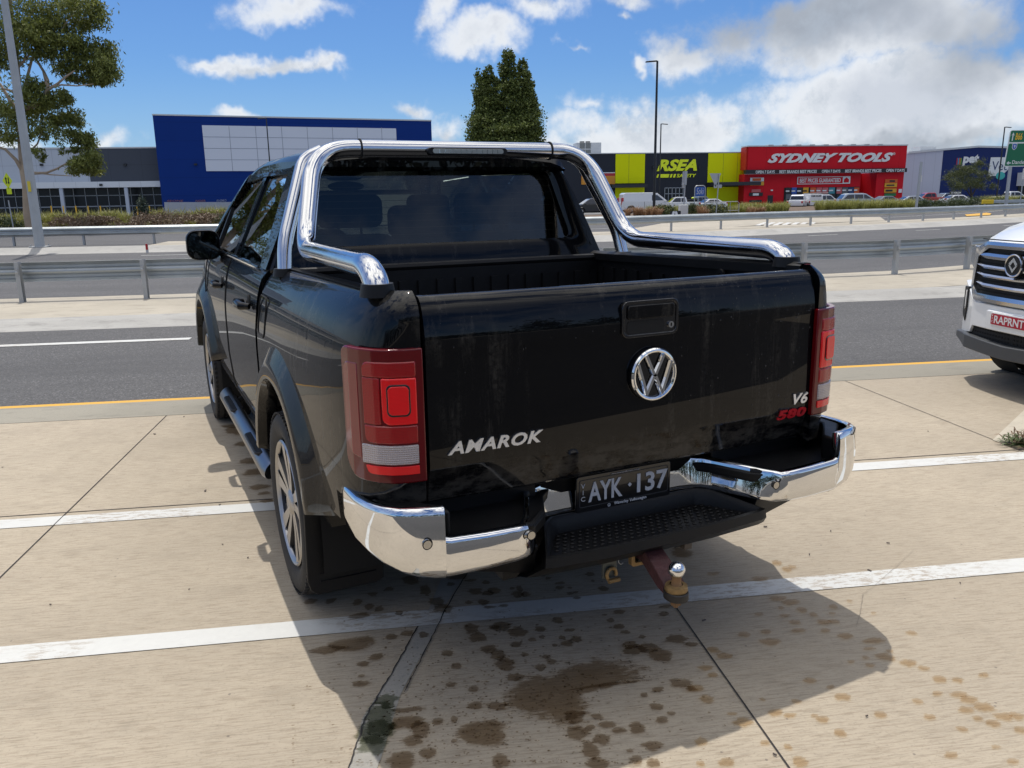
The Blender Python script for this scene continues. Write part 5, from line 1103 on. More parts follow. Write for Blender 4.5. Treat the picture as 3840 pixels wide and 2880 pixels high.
# ---- flares, liners, wheels, flaps
def flare(yc, s, rear=True):
    secs = []; n = 40
    for i in range(n+1):
        a = R(9+157*i/n); cy, cz = math.cos(a), math.sin(a)
        # opening grows squarer toward the rear-bottom
        fb = max(0, (a-R(95))/R(100)); ff = max(0, (R(85)-a)/R(100))
        ri = .495+.055*fb**1.2+.02*ff; w = .205-.05*(max(0, (-cz+.25))/.5 if cz < .25 else 0)
        kink = 1+.10*math.exp(-((a-R(152))/R(13))**2) if rear else 1
        w *= kink
        P = []
        for (k, off) in ((-.03, -.075), (0, -.016), (.006, -.002), (.02, .0), (.050, .001), (.060, -.001), (.075, -.008), (.11, -.026), (.15, -.046), (.185, -.060), (.205, -.068), (.22, -.080)):
            r_ = ri+k*w/.205; y = yc-cy*r_*-1 if False else yc+cy*r_; z = .40+cz*r_
            base_ = xo(max(.5, min(z, 1.2)))
            if k <= .006: x = .992+off
            else: x = .992+off if z < 1.15 else min(.992+off, xo(z)+.03)
            if k >= .185: x = min(x, base_+(.016 if k < .19 else .005 if k < .21 else -.006))
            P.append((s*x, y, z))
        secs.append(P)
    o = MB().loft(secs, closed=False, caps=False).build('wheel_arch_flare', BK, TR, smooth=45)
    md = o.modifiers.new('s', 'SOLIDIFY'); md.thickness = .006
    # inner liner
    ln_ = MB().loft([[(s*.93, yc+.515*math.cos(R(a)), .40+.515*math.sin(R(a))), (s*.55, yc+.515*math.cos(R(a)), .40+.515*math.sin(R(a)))] for a in range(-15, 196, 10)], closed=False, caps=False)
    ln_.add([(s*.56, yc+.52*math.cos(R(a)), .40+.52*math.sin(R(a))) for a in range(-30, 211, 10)], [tuple(range(25))]).build('arch_liner', M['dark'], TR)
for s in (-1, 1): flare(0, s, True); flare(3.095, s, False)
tyre_m = M['rubber']
rim_s = mat('machined alloy', (.45, .44, .43), .36, metal=1, var=.06, vscale=30); rim_d = mat('grey alloy pocket', (.035, .037, .042), .35, metal=.6)
def wheel(x, y, s, rot=0):
    prof = [(-.10, .262), (-.118, .285), (-.128, .32), (-.126, .350), (-.112, .370), (-.098, .3795)]
    for g in (-.066, -.022, .022, .066): prof += [(g-.006, .383), (g-.005, .375), (g+.005, .375), (g+.006, .383)]
    prof += [(.098, .3795), (.112, .370), (.126, .350), (.128, .32), (.118, .285), (.10, .262)]
    w = MB().lathe(prof, 72, 'x', (x, y, .383))
    for k in range(72):      # shoulder blocks
        a = 2*math.pi*k/72
        for sx in (-1, 1): w.box((x+sx*.106, y+.3735*math.cos(a), .383+.3735*math.sin(a)), (.030, .020, .008), rx=a+math.pi/2)
    w_ = w.build('wheel', tyre_m, TR, smooth=50)
    X = x+s*.10
    MB().lathe([(s*.014, .262), (s*.020, .256), (s*.012, .247), (s*.004, .244)], 72, 'x', (X, y, .383)).build('rim', rim_s, w_)
    MB().lathe([(s*.004, .244), (-s*.01, .240), (-s*.15, .236)], 72, 'x', (X, y, .383)).build('rim_barrel', rim_d, w_)
    MB().lathe([(-s*.085, .0), (-s*.085, .238)], 40, 'x', (X, y, .383)).build('brake_disc', rim_d, w_)
    MB().box((X-s*.05, y+.13, .46), (.06, .09, .16), rx=R(-30)).build('brake_caliper', M['dark'], w_, bevel=.01)
    sp_ = MB(); sd_ = MB()
    for k in range(5):
        a0 = 2*math.pi*k/5+rot
        for d in (-1, 1):
            pts_ = []
            for rr, da, hw, xx in ((.035, .28, .016, .002), (.12, .21, .019, .004), (.235, .20, .030, .012), (.244, .20, .032, .012)):
                a = a0+d*da; c, s2 = math.cos(a), math.sin(a); p = Vector((X+s*xx, y+rr*c, .383+rr*s2)); t2 = Vector((0, -s2, c))
                pts_.append([p+t2*hw, p-t2*hw, p-t2*hw*.7-Vector((s*.03, 0, 0)), p+t2*hw*.7-Vector((s*.03, 0, 0))])
            sp_.loft(pts_)
            pts_ = []
            for rr, da, hw, xx in ((.05, .5, .010, -.004), (.15, .42, .018, -.008), (.238, .42, .03, -.004)):
                a = a0+d*da; c, s2 = math.cos(a), math.sin(a); p = Vector((X+s*xx, y+rr*c, .383+rr*s2)); t2 = Vector((0, -s2, c))
                pts_.append([p+t2*hw, p-t2*hw, p-t2*hw*.7-Vector((s*.03, 0, 0)), p+t2*hw*.7-Vector((s*.03, 0, 0))])
            sd_.loft(pts_)
    sp_.build('spokes', rim_s, w_, smooth=30); sd_.build('dark_spokes', rim_d, w_, smooth=30)
    MB().lathe([(s*.0, .0), (s*.012, .02), (s*.012, .034), (s*.004, .05), (-s*.03, .07)], 24, 'x', (X+s*.004, y, .383)).build('hub_cap', rim_s, w_)
for s in (-1, 1): wheel(s*.842, 0, s, .35); wheel(s*.842, 3.095, s, .9)
for s in (-1, 1):
    P = [(-.985, .24), (-.975, .205), (-.95, .185), (-.73, .185), (-.70, .20), (-.70, .62), (-.93, .62), (-.975, .58)]
    f_ = MB().add([(s*-x*-1, -.44-(.05*(.6-z)), z) for x, z in P]+[(s*-x*-1, -.452-(.05*(.6-z)), z) for x, z in P], [tuple(range(8)), tuple(reversed(range(8, 16)))]+[(i, i+8, (i+1) % 8+8, (i+1) % 8) for i in range(8)])
    fl_ = f_.build('mud_flap', M['plastic'], TR, smooth=0, bevel=.004)
    for z in (.235, .265): MB().tube([(s*.94, -.452-.05*(.6-z)-.002, z), (s*.73, -.452-.05*(.6-z)-.002, z)], .003, 6).build('flap_rib', M['plastic'], fl_)
# ---- side steps
for s in (-1, 1):
    tb = MB().tube([(s*.925, .60, .335), (s*.935, .63, .335), (s*.935, 1.5, .335), (s*.935, 2.38, .335), (s*.925, 2.41, .335)], .047, 20, sy=.72).build('side_step', mat('brushed steel', (.22, .23, .25), .3, metal=1), TR)
    for y in (1.0, 1.95):
        pd_ = MB().prism([(x, z) for x, z in rrect(0, 0, .1, .42, .04)], 'z', 0, .02)
        pd_.v = [(s*.935+v[0]*.8, y+v[1], .357+v[2]*.8) for v in pd_.v]; pd_.build('step_pad', M['plastic'], tb, bevel=.006)
    for y in (.9, 2.1): MB().tube([(s*.93, y, .33), (s*.7, y, .42)], .02, 8).build('step_bracket', M['dark'], tb)
# ---- mirrors
for s in (-1, 1):
    mx_, my_, mz_ = s*.995, 2.28, 1.335
    P0 = rrect(0, 0, .20, .185, .06); secs = []
    for dy, k in ((-.052, .96), (-.045, 1.0), (0, 1.0), (.04, .93), (.07, .78), (.09, .5)): secs.append([(mx_+x*k, my_+dy, mz_+z*k+.0) for x, z in P0])
    mr = MB().loft(secs).build('door_mirror', BK, TR, smooth=50)
    MB().prism([(mx_+x*.86, mz_+z*.86) for x, z in P0], 'y', my_-.0535, my_-.050).build('mirror_glass', mat('mirror glass', (.10, .11, .12), .02, metal=1), mr, smooth=0)
    MB().tube([(mx_-s*.06, my_+.02, mz_-.06), (s*.90, my_+.06, 1.29), (s*.86, my_+.08, 1.28)], [.035, .03, .035], 10).build('mirror_arm', BK, mr)
# ---- sports bar
def arc_(x, y, z0, z1, d, rev=False):
    q = [(x, y+d*(1-math.cos(t_)), z0+(z1-z0)*math.sin(t_)) for t_ in [math.pi/2*k/8 for k in range(9)]]; return q[::-1] if rev else q
AL, AR = arc_(-.812, -.975, 1.33, 1.405, .13), arc_(.812, -.895, 1.325, 1.385, .12, True)
hoop = fillet([AL[-1], (-.785, .15, 1.400), (-.66, .43, 1.818), (.70, .43, 1.818), (.80, .17, 1.388), AR[0]], [.13, .17, .17, .13], 10)
hoop = [Vector(p_) for p_ in AL[:-1]]+hoop+[Vector(p_) for p_ in AR[1:]]
sb = MB().tube(hoop, .0385, 24).build('sports_bar', M['steel'], TR, smooth=60)
for x in (-.455, .50): MB().tube([(x-.003, .43, 1.818), (x+.003, .43, 1.818)], .0445, 24).build('tube_joint', M['dark'], sb)
for s, fx in ((-1, -.845), (1, .855)):
    MB().tube(fillet([(fx, .30, 1.30), (fx*.985, .33, 1.42), (s*.70, .455, 1.77), (s*.62, .45, 1.805)], .08), .032, 18).build('sports_bar_leg', M['steel'], sb, smooth=60)
    MB().tube([(fx, .30, 1.285), (fx, .30, 1.318)], [.052, .045], 18).build('rubber_foot', M['plastic'], sb)
    yy_ = -.975 if s < 0 else -.895
    MB().tube([(s*.812, yy_, 1.325), (s*.812, yy_, 1.362)], [.053, .0465], 20).build('rubber_foot', M['plastic'], sb)
y0 = .43-.044; P = rrect(.045, 1.808, .40, .034, .0165)
bl = MB().prism(P, 'y', y0-.016, y0+.02).build('brake_light', M['plastic'], sb, bevel=.003)
MB().prism(rrect(.045, 1.808, .355, .021, .010), 'y', y0-.019, y0-.014).build('brake_lens', mat('grey lens', (.30, .32, .31), .12, coat=1), bl, bevel=.001)
mb = MB()
for k in range(12): mb.bx(-.10+k*.0265-.001, -.10+k*.0265+.0015, y0-.020, y0-.018, 1.799, 1.817)
mb.build('led_dividers', M['steel'], bl, smooth=0)
# ---- rear bumper
BP = [(.945, -.78, .735, .60), (.958, -.90, .738, .595), (.955, -1.00, .742, .59), (.943, -1.08, .748, .583), (.920, -1.15, .755, .575), (.88, -1.205, .760, .565), (.83, -1.235, .764, .558), (.78, -1.252, .766, .554), (.742, -1.262, .766, .552), (.738, -1.263, .764, .552),
      (.7375, -1.263, .676, .552), (.72, -1.266, .672, .551), (.60, -1.275, .670, .553), (.50, -1.278, .669, .558), (.465, -1.274, .669, .560), (.440, -1.258, .669, .562), (.415, -1.225, .670, .562), (.36, -1.12, .674, .562), (.338, -1.07, .676, .562), (.315, -1.035, .677, .562), (.285, -1.018, .678, .562), (.24, -1.012, .678, .562), (.1, -1.012, .678, .562)]
path = [(-x, y, a, c) for x, y, a, c in BP]+[(x, y, a, c) for x, y, a, c in reversed(BP)]
xc_ = .015; secs = []
for i, (x, y, zt_, zb_) in enumerate(path):
    p0, p1 = path[max(0, i-1)], path[min(len(path)-1, i+1)]; tg_ = Vector((p1[0]-p0[0], p1[1]-p0[1])); tg_ = tg_.normalized() if tg_.length else Vector((1, 0)); nn = Vector((tg_.y, -tg_.x))
    corner = abs(x) > .445
    cv = ((-.030, .985), (-.010, 1.0), (-.001, .975), (.003, .88), (.005, .60), (.0045, .34), (.001, .15), (-.007, .04), (-.028, -.05), (-.06, -.09), (-.085, -.10)) if corner else ((-.036, 1.0), (-.028, 1.0), (-.022, .97), (-.019, .88), (-.012, .6), (-.007, .34), (-.003, .15), (-.001, .04), (-.002, .01), (-.006, 0), (-.014, 0))
    xs2 = xc_ if x > 0 else interp([(.25, .015), (.30, -.022), (.55, -.022), (.74, .0), (.90, .030)], abs(x))
    secs.append([(x+xs2+nn.x*o_, y+nn.y*o_, zb_+(zt_-zb_)*f_) for o_, f_ in cv])
bm_ = MB().loft(secs, closed=False, caps=False).build('rear_bumper', M['chrome'], TR, smooth=60)
md = bm_.modifiers.new('s', 'SOLIDIFY'); md.thickness = .004
for x, y, z in ((-.790, -1.264, .664), (-.482, -1.292, .640), (.45, -1.288, .632), (.86, -1.228, .655)):
    n_ = Vector((0, -1, 0)) if abs(x) < .8 else Vector((.55, -.83, 0))
    if x == -.782: n_ = Vector((-.12, -.99, 0))
    c = Vector((x, y, z))-n_*.0075; q = MB().tube([c-n_*.01, c+n_*.003], .0125, 24).build('parking_sensor', mat('sensor silver', (.5, .48, .44), .25, metal=.9), bm_)
    a = n_.cross(Vector((0, 0, 1))).normalized(); MB().tube([c+n_*.0025+(a*math.cos(t_)+Vector((0, 0, 1))*math.sin(t_))*.0135 for t_ in [2*math.pi*k/24 for k in range(25)]], .0016, 5).build('sensor_ring', M['dark'], q)
# black pads, under-lip and middle step
PB = M['plastic']
pad = [(.91, -.85), (.915, -1.03), (.88, -1.13), (.82, -1.20), (.742, -1.235), (.60, -1.255), (.47, -1.255), (.40, -1.19), (.335, -1.05), (.29, -1.0), (-.29, -1.0), (-.335, -1.05), (-.40, -1.19), (-.47, -1.255), (-.60, -1.255), (-.742, -1.235), (-.80, -1.20), (-.86, -1.13), (-.895, -1.03), (-.89, -.85)]
pd = MB().prism([(x+xc_, y) for x, y in pad], 'z', .62, .655).build('bumper_pad', PB, TR, bevel=.006)
MB().bx(-.33, .36, -1.0, -.95, .60, .708).bx(-.92, -.34, -1.04, -.98, .62, .712).bx(.37, .94, -1.04, -.98, .62, .712).build('plate_hood', PB, TR, bevel=.006)
for s in (-1, 1):   # raised inner lips of the corner steps
    MB().prism([((.012 if s > 0 else .035)+s*x, y) for x, y in ((.745, -1.235), (.915, -1.10), (.92, -.9), (.88, -.9), (.87, -1.06), (.745, -1.18))], 'z', .64, .74).build('corner_cap', PB, TR, bevel=.008)
    MB().tube([(xc_+s*.735, -1.245, .658), (xc_+s*.62, -1.254, .657), (xc_+s*.48, -1.252, .657), (xc_+s*.41, -1.18, .657)], .010, 8).build('pad_lip', PB, TR)
lp = [(.43, -1.235), (.40, -1.245), (.2, -1.262), (-.2, -1.262), (-.40, -1.245), (-.43, -1.235), (-.345, -1.06), (-.30, -1.02), (.30, -1.02), (.345, -1.06)]
cz_ = .022
step = MB(); secs = []
for z, k, dy in ((.555, .985, 0), (.532, 1.0, 0), (.53, .96, .018), (.520, .95, .022)): secs.append([(cz_+x*k*1.0, min(-1.02, (y+dy)) if y < -1.02 else y, z+(0 if y > -1.1 else -.012)) for x, y in lp])
lipo = [(x*1.0, y) for x, y in lp]
fl0 = [[(cz_+x, y, .562 if y > -1.2 else .530) for x, y in lp], [(cz_+x*.975, y+.010*(1 if y < -1.1 else -.5), .562 if y > -1.2 else .533) for x, y in lp], [(cz_+x*.95, y+.022*(1 if y < -1.1 else -.5), .553 if y > -1.2 else .522) for x, y in lp], [(cz_+x*.93, y+.030*(1 if y < -1.1 else -.6), .505 if y > -1.2 else .508) for x, y in lp]]
step.loft(fl0, caps=False).add([p for p in fl0[-1]], [tuple(range(10))])
sk = [[(cz_+x, y, .562 if y > -1.2 else .530) for x, y in lp], [(cz_+x*1.01, y-.004, .52 if y > -1.2 else .50) for x, y in lp], [(cz_+x*1.10, (y+.05 if y < -1.2 else y), .455) for x, y in lp], [(cz_+x*1.12, (y+.10 if y < -1.2 else y), .44) for x, y in lp]]
step.loft(sk, caps=False); st_o = step.build('bumper_step', PB, TR, smooth=40)
mb = MB()
for j in range(7):
    for i in range(26):
        x = cz_-.35+i*.028+(.014 if j % 2 else 0); y = -1.205+j*.024
        if abs(x-cz_) < .385-(y+1.205)*.5+.0: mb.sphere((x, y, .5085-(y+1.05)*0.0), (.0085, .0065, .003), 8, 4)
mb.build('grip_dimples', PB, st_o)
for s in (-1, 1): MB().loft([[(xc_+s*.43, -1.20, .56), (xc_+s*.43, -1.16, .45), (xc_+s*.43, -.95, .45), (xc_+s*.43, -.95, .56)], [(xc_+s*.70, -1.20, .556), (xc_+s*.70, -1.16, .52), (xc_+s*.70, -.95, .5), (xc_+s*.70, -.95, .6)], [(xc_+s*.92, -1.06, .59), (xc_+s*.90, -1.02, .57), (xc_+s*.90, -.9, .55), (xc_+s*.92, -.9, .62)]]).build('bumper_underside', PB, TR, bevel=.004)
# ---- number plate
px0, px1, pz0, pz1, py = -.183, .200, .552, .686, -1.028
plt = MB().prism(rrect((px0+px1)/2, (pz0+pz1)/2, px1-px0, pz1-pz0, .012), 'y', py, py+.012).build('number_plate', col('plate black', (.006, .006, .007), .3, coat=.6), TR, bevel=.003)
ringxz(MB(), rrect((px0+px1)/2, (pz0+pz1)/2+.004, px1-px0-.022, pz1-pz0-.036, .008), rrect((px0+px1)/2, (pz0+pz1)/2+.004, px1-px0-.027, pz1-pz0-.041, .006), py, py-.0018).build('plate_rim', col('rim line', (.05, .05, .052), .4), plt, smooth=0)
pw = mat('plate white', (.62, .62, .63), .5)
def pt_(s, x0, x1, z0, z1, b_=.0, sh=0, nm='plate_lettering', m=pw): return fit(txt(s, 1, .002, b_, sh), x0, x1, z0, z1, py-.0015).build(nm, m, plt, smooth=0)
pt_('AYK', -.137, -.002, .590, .660, .022); pt_('137', .058, .186, .590, .660, .022)
MB().prism([(.028, .618), (.036, .626), (.028, .634), (.020, .626)], 'y', py-.0025, py-.001).build('plate_diamond', pw, plt, smooth=0)
for ch, z in (('V', .643), ('I', .620), ('C', .597)): pt_(ch, -.166 if ch != 'I' else -.159, -.150 if ch != 'I' else -.157, z, z+.016, .0)
pt_('Waverley Volkswagen', -.035, .098, .5605, .5745, .012, nm='dealer_lettering'); pt_('www.waverleyvolkswagen.com.au', -.048, .068, .6735, .6795, .0, nm='dealer_lettering')
e_ = MB().lathe([(-.001, .0062), (-.001, .0050)], 20, 'y', (-.055, py-.001, .5665))
for s in (-1, 1):
    for (xa, za, xb, zb_) in ((s*.003, .005, 0, 0), (s*.005, .003, s*.0022, -.0047), (s*.0022, -.0047, 0, 0)): e_.tube([(-.055+xa, py-.0022, .5665+za), (-.055+xb, py-.0022, .5665+zb_)], .0006, 4)
e_.build('dealer_emblem', pw, plt, smooth=0)
# ---- tow bar
rust = mat('rusty steel', (.26, .15, .07), .7, metal=.3, var=.5, vscale=40); gold = mat('zinc gold', (.30, .20, .09), .5, metal=.6, var=.6, vscale=60); maroon = mat('maroon shank paint', (.060, .018, .020), .6, var=.5, vscale=35, bump=.5)
tb = MB().bx(-.50, .52, -1.12, -1.04, .425, .465).bx(-.04, .04, -1.19, -.9, .415, .485).build('tow_bar', PB, TR, bevel=.004)
ringxz(MB(), rrect(-.02, .452, .094, .094, .012), rrect(-.02, .452, .066, .066, .006), -1.17, -1.19).build('receiver_collar', gold, tb, bevel=.002)
xs_ = -.008
MB().loft([[(xs_-.034, -1.15, .482), (xs_+.034, -1.15, .482), (xs_+.034, -1.15, .43), (xs_-.034, -1.15, .43)], [(xs_-.034, -1.21, .482), (xs_+.034, -1.21, .482), (xs_+.034, -1.205, .43), (xs_-.034, -1.205, .43)], [(xs_-.046, -1.335, .424), (xs_+.028, -1.335, .424), (xs_+.028, -1.315, .388), (xs_-.046, -1.315, .388)], [(xs_-.05, -1.37, .408), (xs_+.024, -1.37, .408), (xs_+.024, -1.37, .380), (xs_-.05, -1.37, .380)]]).build('shank', maroon, tb, bevel=.003)
bxx, byy = -.034, -1.385
MB().prism([(bxx+.037*math.cos(a), byy+.042*math.sin(a)) for a in [2*math.pi*k/24 for k in range(24)]], 'z', .380, .406).build('tongue_plate', mat('black tongue', (.02, .017, .015), .5, var=.5, vscale=40), tb, bevel=.003)
MB().lathe([(.406, .034), (.410, .036), (.424, .034), (.427, .020)], 28, 'z', (bxx, byy, 0)).build('washer', gold, tb)
MB().lathe([(.422, .020), (.430, .0155), (.446, .0145), (.456, .018)], 24, 'z', (bxx, byy, 0)).build('ball_neck', rust, tb)
MB().sphere((bxx, byy, .474), .0265, 28, 18).build('tow_ball', M['chrome'], tb, smooth=180)
MB().lathe([(.380, .018), (.360, .018), (.360, .009), (.350, .009), (.350, 0)], 6, 'z', (bxx, byy, 0)).build('ball_nut', rust, tb, smooth=0)
MB().box((-.115, -1.13, .405), (.055, .012, .10)).box((-.165, -1.13, .44), (.05, .012, .03)).build('chain_lug', mat('grey lug', (.10, .11, .10), .5, metal=.4), tb, bevel=.003)
MB().tube([(-.115+.018*math.cos(a), -1.14-.004, .372+.022*math.sin(a)) for a in [math.pi*k/8-.3 for k in range(14)]], .006, 8).tube([(-.13, -1.15, .352), (-.088, -1.15, .352)], .008, 8).build('shackle', gold, tb)
MB().tube([(-.075+.012*math.cos(a), -1.14, .418+.02*math.sin(a)) for a in [math.pi*2*k/14 for k in range(13)]], .0016, 6).build('clip', M['galvd'], tb)
cn = MB().bx(.135, .165, -1.15, -1.11, .415, .45).build('wiring_plug', PB, tb, bevel=.003)
MB().bx(.168, .20, -1.165, -1.11, .428, .455).build('plug_red', mat('plug red', (.22, .03, .02), .5), cn, bevel=.002); MB().bx(.168, .20, -1.162, -1.112, .405, .427).build('plug_grey', mat('plug brown', (.10, .08, .06), .6), cn, bevel=.002)
# ---- underside
MB().bx(-.52, .52, -.98, 3.85, .42, .78).bx(-.86, .86, .52, 2.55, .42, .6).cyl((-.7, 0, .38), (.7, 0, .38), .05, 12).sphere((0, 0, .38), (.15, .15, .14)).cyl((-.7, 3.095, .38), (.7, 3.095, .38), .05, 12).bx(-.8, .8, -1.0, -.5, .55, .8).build('chassis', M['dark'], TR, smooth=0)
# ============================================================ WHITE SUV AT THE RIGHT (faces along the road to the left; local: x right, y forward)
SV = thing('white_suv', 'white SUV with big chrome-barred grille and red number plate, cut by the right edge', 'car', (5.68, 5.57, 0), R(90))
WH = mat('white car paint', (.82, .83, .82), .3, coat=1)
SIL = mat('satin silver', (.62, .63, .66), .24, metal=1); GPL = mat('grey plastic', (.055, .058, .062), .5)
def fy(x, k=1.0): x = abs(x); return .93-k*(.05*(x/.5)**2 if x < .5 else .05+.16*((x-.5)/.3)+ (.45*((x-.8)/.13)**2 if x > .8 else 0))
# body: sections along y, built from the nose plan
secs = []
for y, w, z0, z1 in ((.87, .40, .50, 1.14), (.83, .54, .42, 1.185), (.75, .68, .38, 1.22), (.64, .80, .36, 1.27), (.50, .885, .34, 1.315), (.33, .92, .33, 1.355), (0, .93, .32, 1.39), (-.5, .93, .32, 1.41), (-1.0, .93, .32, 1.42), (-3.4, .93, .32, 1.42), (-3.75, .85, .4, 1.35)):
    row = [(w*.90, y, z0), (w, y, z0+.10), (w, y, .75), (w*.995, y, .95), (w*.965, y, z1-.16), (w*.90, y, z1-.07), (w*.78, y, z1-.025), (w*.5, y, z1+.0), (w*.2, y, z1+.012)]
    secs.append(row+[(-a, b_, c) for a, b_, c in reversed(row)])
o = MB().loft(secs).build('body', WH); c1 = MB().cyl((-1.2, 0, .37), (1.2, 0, .37), .43, 40).build('c', WH); c2 = MB().cyl((-1.2, -2.78, .37), (1.2, -2.78, .37), .43, 40).build('c', WH); cutter(o, [c1, c2]); o.data.set_sharp_from_angle(angle=R(35)); o.parent = SV
secs = []
for y, w, z1 in ((-.75, .80, 1.42), (-1.55, .70, 1.80), (-2.2, .68, 1.84), (-3.3, .66, 1.80), (-3.72, .70, 1.40)):
    secs.append([(.84, y, 1.40), (w, y, z1-.04 if z1 > 1.5 else 1.41), (w*.85, y, z1), (-w*.85, y, z1), (-w, y, z1-.04 if z1 > 1.5 else 1.41), (-.84, y, 1.40)])
MB().loft(secs).build('cabin', M['carglass'], SV, smooth=30)
MB().prism([(-3.4, 1.80), (-2.2, 1.86), (-1.5, 1.82), (-1.5, 1.79), (-2.2, 1.83), (-3.4, 1.77)], 'x', -.66, .66).build('roof', WH, SV, bevel=.02)
def fpoly(name, pts, off, th, m, par=None, bevel=0, step=.06, k=1.0, smooth=30):
    """plate following the curved nose: outline (x,z), subdivided so that it bends"""
    P = []
    for i, a in enumerate(pts):
        c = pts[(i+1) % len(pts)]; n = max(1, int(abs(c[0]-a[0])/step))
        for j in range(n): P.append((a[0]+(c[0]-a[0])*j/n, a[1]+(c[1]-a[1])*j/n))
    n = len(P); vs = [(x, fy(x, k)+off, z) for x, z in P]+[(x, fy(x, k)+off-th, z) for x, z in P]
    return MB().add(vs, [tuple(range(n)), tuple(reversed(range(n, 2*n)))]+[(i, i+n, (i+1) % n+n, (i+1) % n) for i in range(n)]).build(name, m, par or SV, smooth=smooth, bevel=bevel)
def mir(P): return P+[(-x, z) for x, z in reversed(P)]
def strip_(name, top, bot, off, th, m, par=None, bevel=0, k=1.0):
    """band between two polylines z_top(x), z_bot(x) over a list of x"""
    secs = []
    for x, zt_, zb_ in [(x, interp(top, x), interp(bot, x)) for x in sorted(set([p[0] for p in top]+[p[0] for p in bot]+[q*.05-.9 for q in range(37) if top[0][0] < q*.05-.9 < top[-1][0]]))]:
        y = fy(x, k)+off; secs.append([(x, y-th, zt_), (x, y-.006, zt_), (x, y, zt_-.006), (x, y, zb_+.006), (x, y-.006, zb_), (x, y-th, zb_)])
    return MB().loft(secs).build(name, m, par or SV, smooth=40)
def sym(P): return [(-x, z) for x, z in reversed(P) if x > 0]+P
# bumper skin, lower grey lip, mesh, fog pods
strip_('bumper_skin', sym([(0, .70), (.45, .70), (.55, .74), (.80, .84), (.90, .84)]), sym([(0, .505), (.47, .50), (.50, .44), (.74, .40), (.90, .40)]), .035, .10, WH)
strip_('lower_mesh', sym([(0, .53), (.50, .52)]), sym([(0, .38), (.50, .42)]), .012, .05, M['plastic'])
mb = MB()
for i in range(14):
    for j in range(3):
        for s in (-1, 1): x = s*(.03+i*.034); mb.box((x, fy(x)+.013, .49-j*.032), (.018, .004, .014))
mb.build('mesh_slots', M['dark'], SV, smooth=0)
strip_('bumper_lip', sym([(0, .405), (.48, .425), (.62, .425), (.88, .40)]), sym([(0, .30), (.50, .315), (.62, .335), (.88, .36)]), .075, .16, GPL, k=.96)
for s in (-1, 1):
    fpoly('fog_pod', [(s*.66, .80), (s*.80, .79), (s*.80, .55), (s*.70, .50), (s*.66, .62)], .045, .03, M['plastic'], bevel=.006)
    fpoly('daylight_strip', [(s*.685, .77), (s*.72, .765), (s*.715, .60), (s*.69, .62)], .052, .01, M['lampclear'], bevel=.003)
    fpoly('headlight', [(s*.52, 1.10), (s*.57, 1.145), (s*.70, 1.145), (s*.80, 1.09), (s*.77, .99), (s*.61, .94), (s*.60, 1.04)], .022, .05, mat('headlight lens', (.20, .21, .23), .06, coat=1), bevel=.006)
# grille
G1 = sym([(0, 1.205), (.36, 1.19), (.54, 1.115), (.575, .97), (.575, .96)]); 
outer = mir([(.36, 1.195), (.545, 1.12), (.578, .82), (.475, .715)]); inner = mir([(.335, 1.145), (.47, 1.07), (.505, .835), (.43, .775)])
fpoly('grille_mesh', inner, .020, .02, M['plastic'])
P_ = []; Q_ = []
def dens(pts):
    out = []
    for i, a in enumerate(pts):
        c = pts[(i+1) % len(pts)]
        for j in range(10): out.append((a[0]+(c[0]-a[0])*j/10, a[1]+(c[1]-a[1])*j/10))
    return out
O_, I_ = dens(outer), dens(inner)
gf = MB().loft([[(x, fy(x)+.01, z) for x, z in O_], [(x, fy(x)+.045, z) for x, z in O_], [(a*.5+c*.5, fy(a)+.055, b_*.5+d*.5) for (a, b_), (c, d) in zip(O_, I_)], [(x, fy(x)+.045, z) for x, z in I_], [(x, fy(x)+.012, z) for x, z in I_]], caps=False).build('grille_frame', SIL, SV, smooth=25)
mb = MB()
for i in range(22):
    for j in range(12):
        for s in (-1, 1):
            x = s*(.02+i*.022+(.011 if j % 2 else 0)); z = .80+j*.028
            if abs(x) < .46 and z < 1.10: mb.box((x, fy(x)+.0225, z), (.014, .003, .008))
mb.build('grille_slots', M['dark'], gf, smooth=0)
for z, h, xe, dz in ((1.082, .042, .435, .0), (.995, .026, .465, .01), (.925, .026, .46, .012), (.848, .028, .455, .014)):
    for s in (-1, 1):
        secs = []
        for x, k, zz in ((.0, 1, -.004), (.2, 1, -.002), (xe-.09, 1, .0), (xe-.02, .75, dz), (xe, .3, dz+.004)):
            y = fy(x)+.022; hh = h*k*.66; secs.append([(s*x, y, z+zz-hh), (s*x, y+.02, z+zz-hh*.8), (s*x, y+.030, z+zz), (s*x, y+.02, z+zz+hh*.8), (s*x, y, z+zz+hh)])
        MB().loft(secs).build('grille_bar', SIL, gf, smooth=40)
bdg = MB().cyl((0, fy(0)+.02, 1.03), (0, fy(0)+.065, 1.03), .085, 40).build('badge', M['ink'], SV)
for v in range(1): MB().lathe([(0, .088), (.008, .088), (.012, .082), (.008, .075), (0, .075)], 48, 'y', (0, fy(0)+.064, 1.03)).build('badge_ring', SIL, bdg, smooth=50)
mb = MB(); y0 = fy(0)+.066
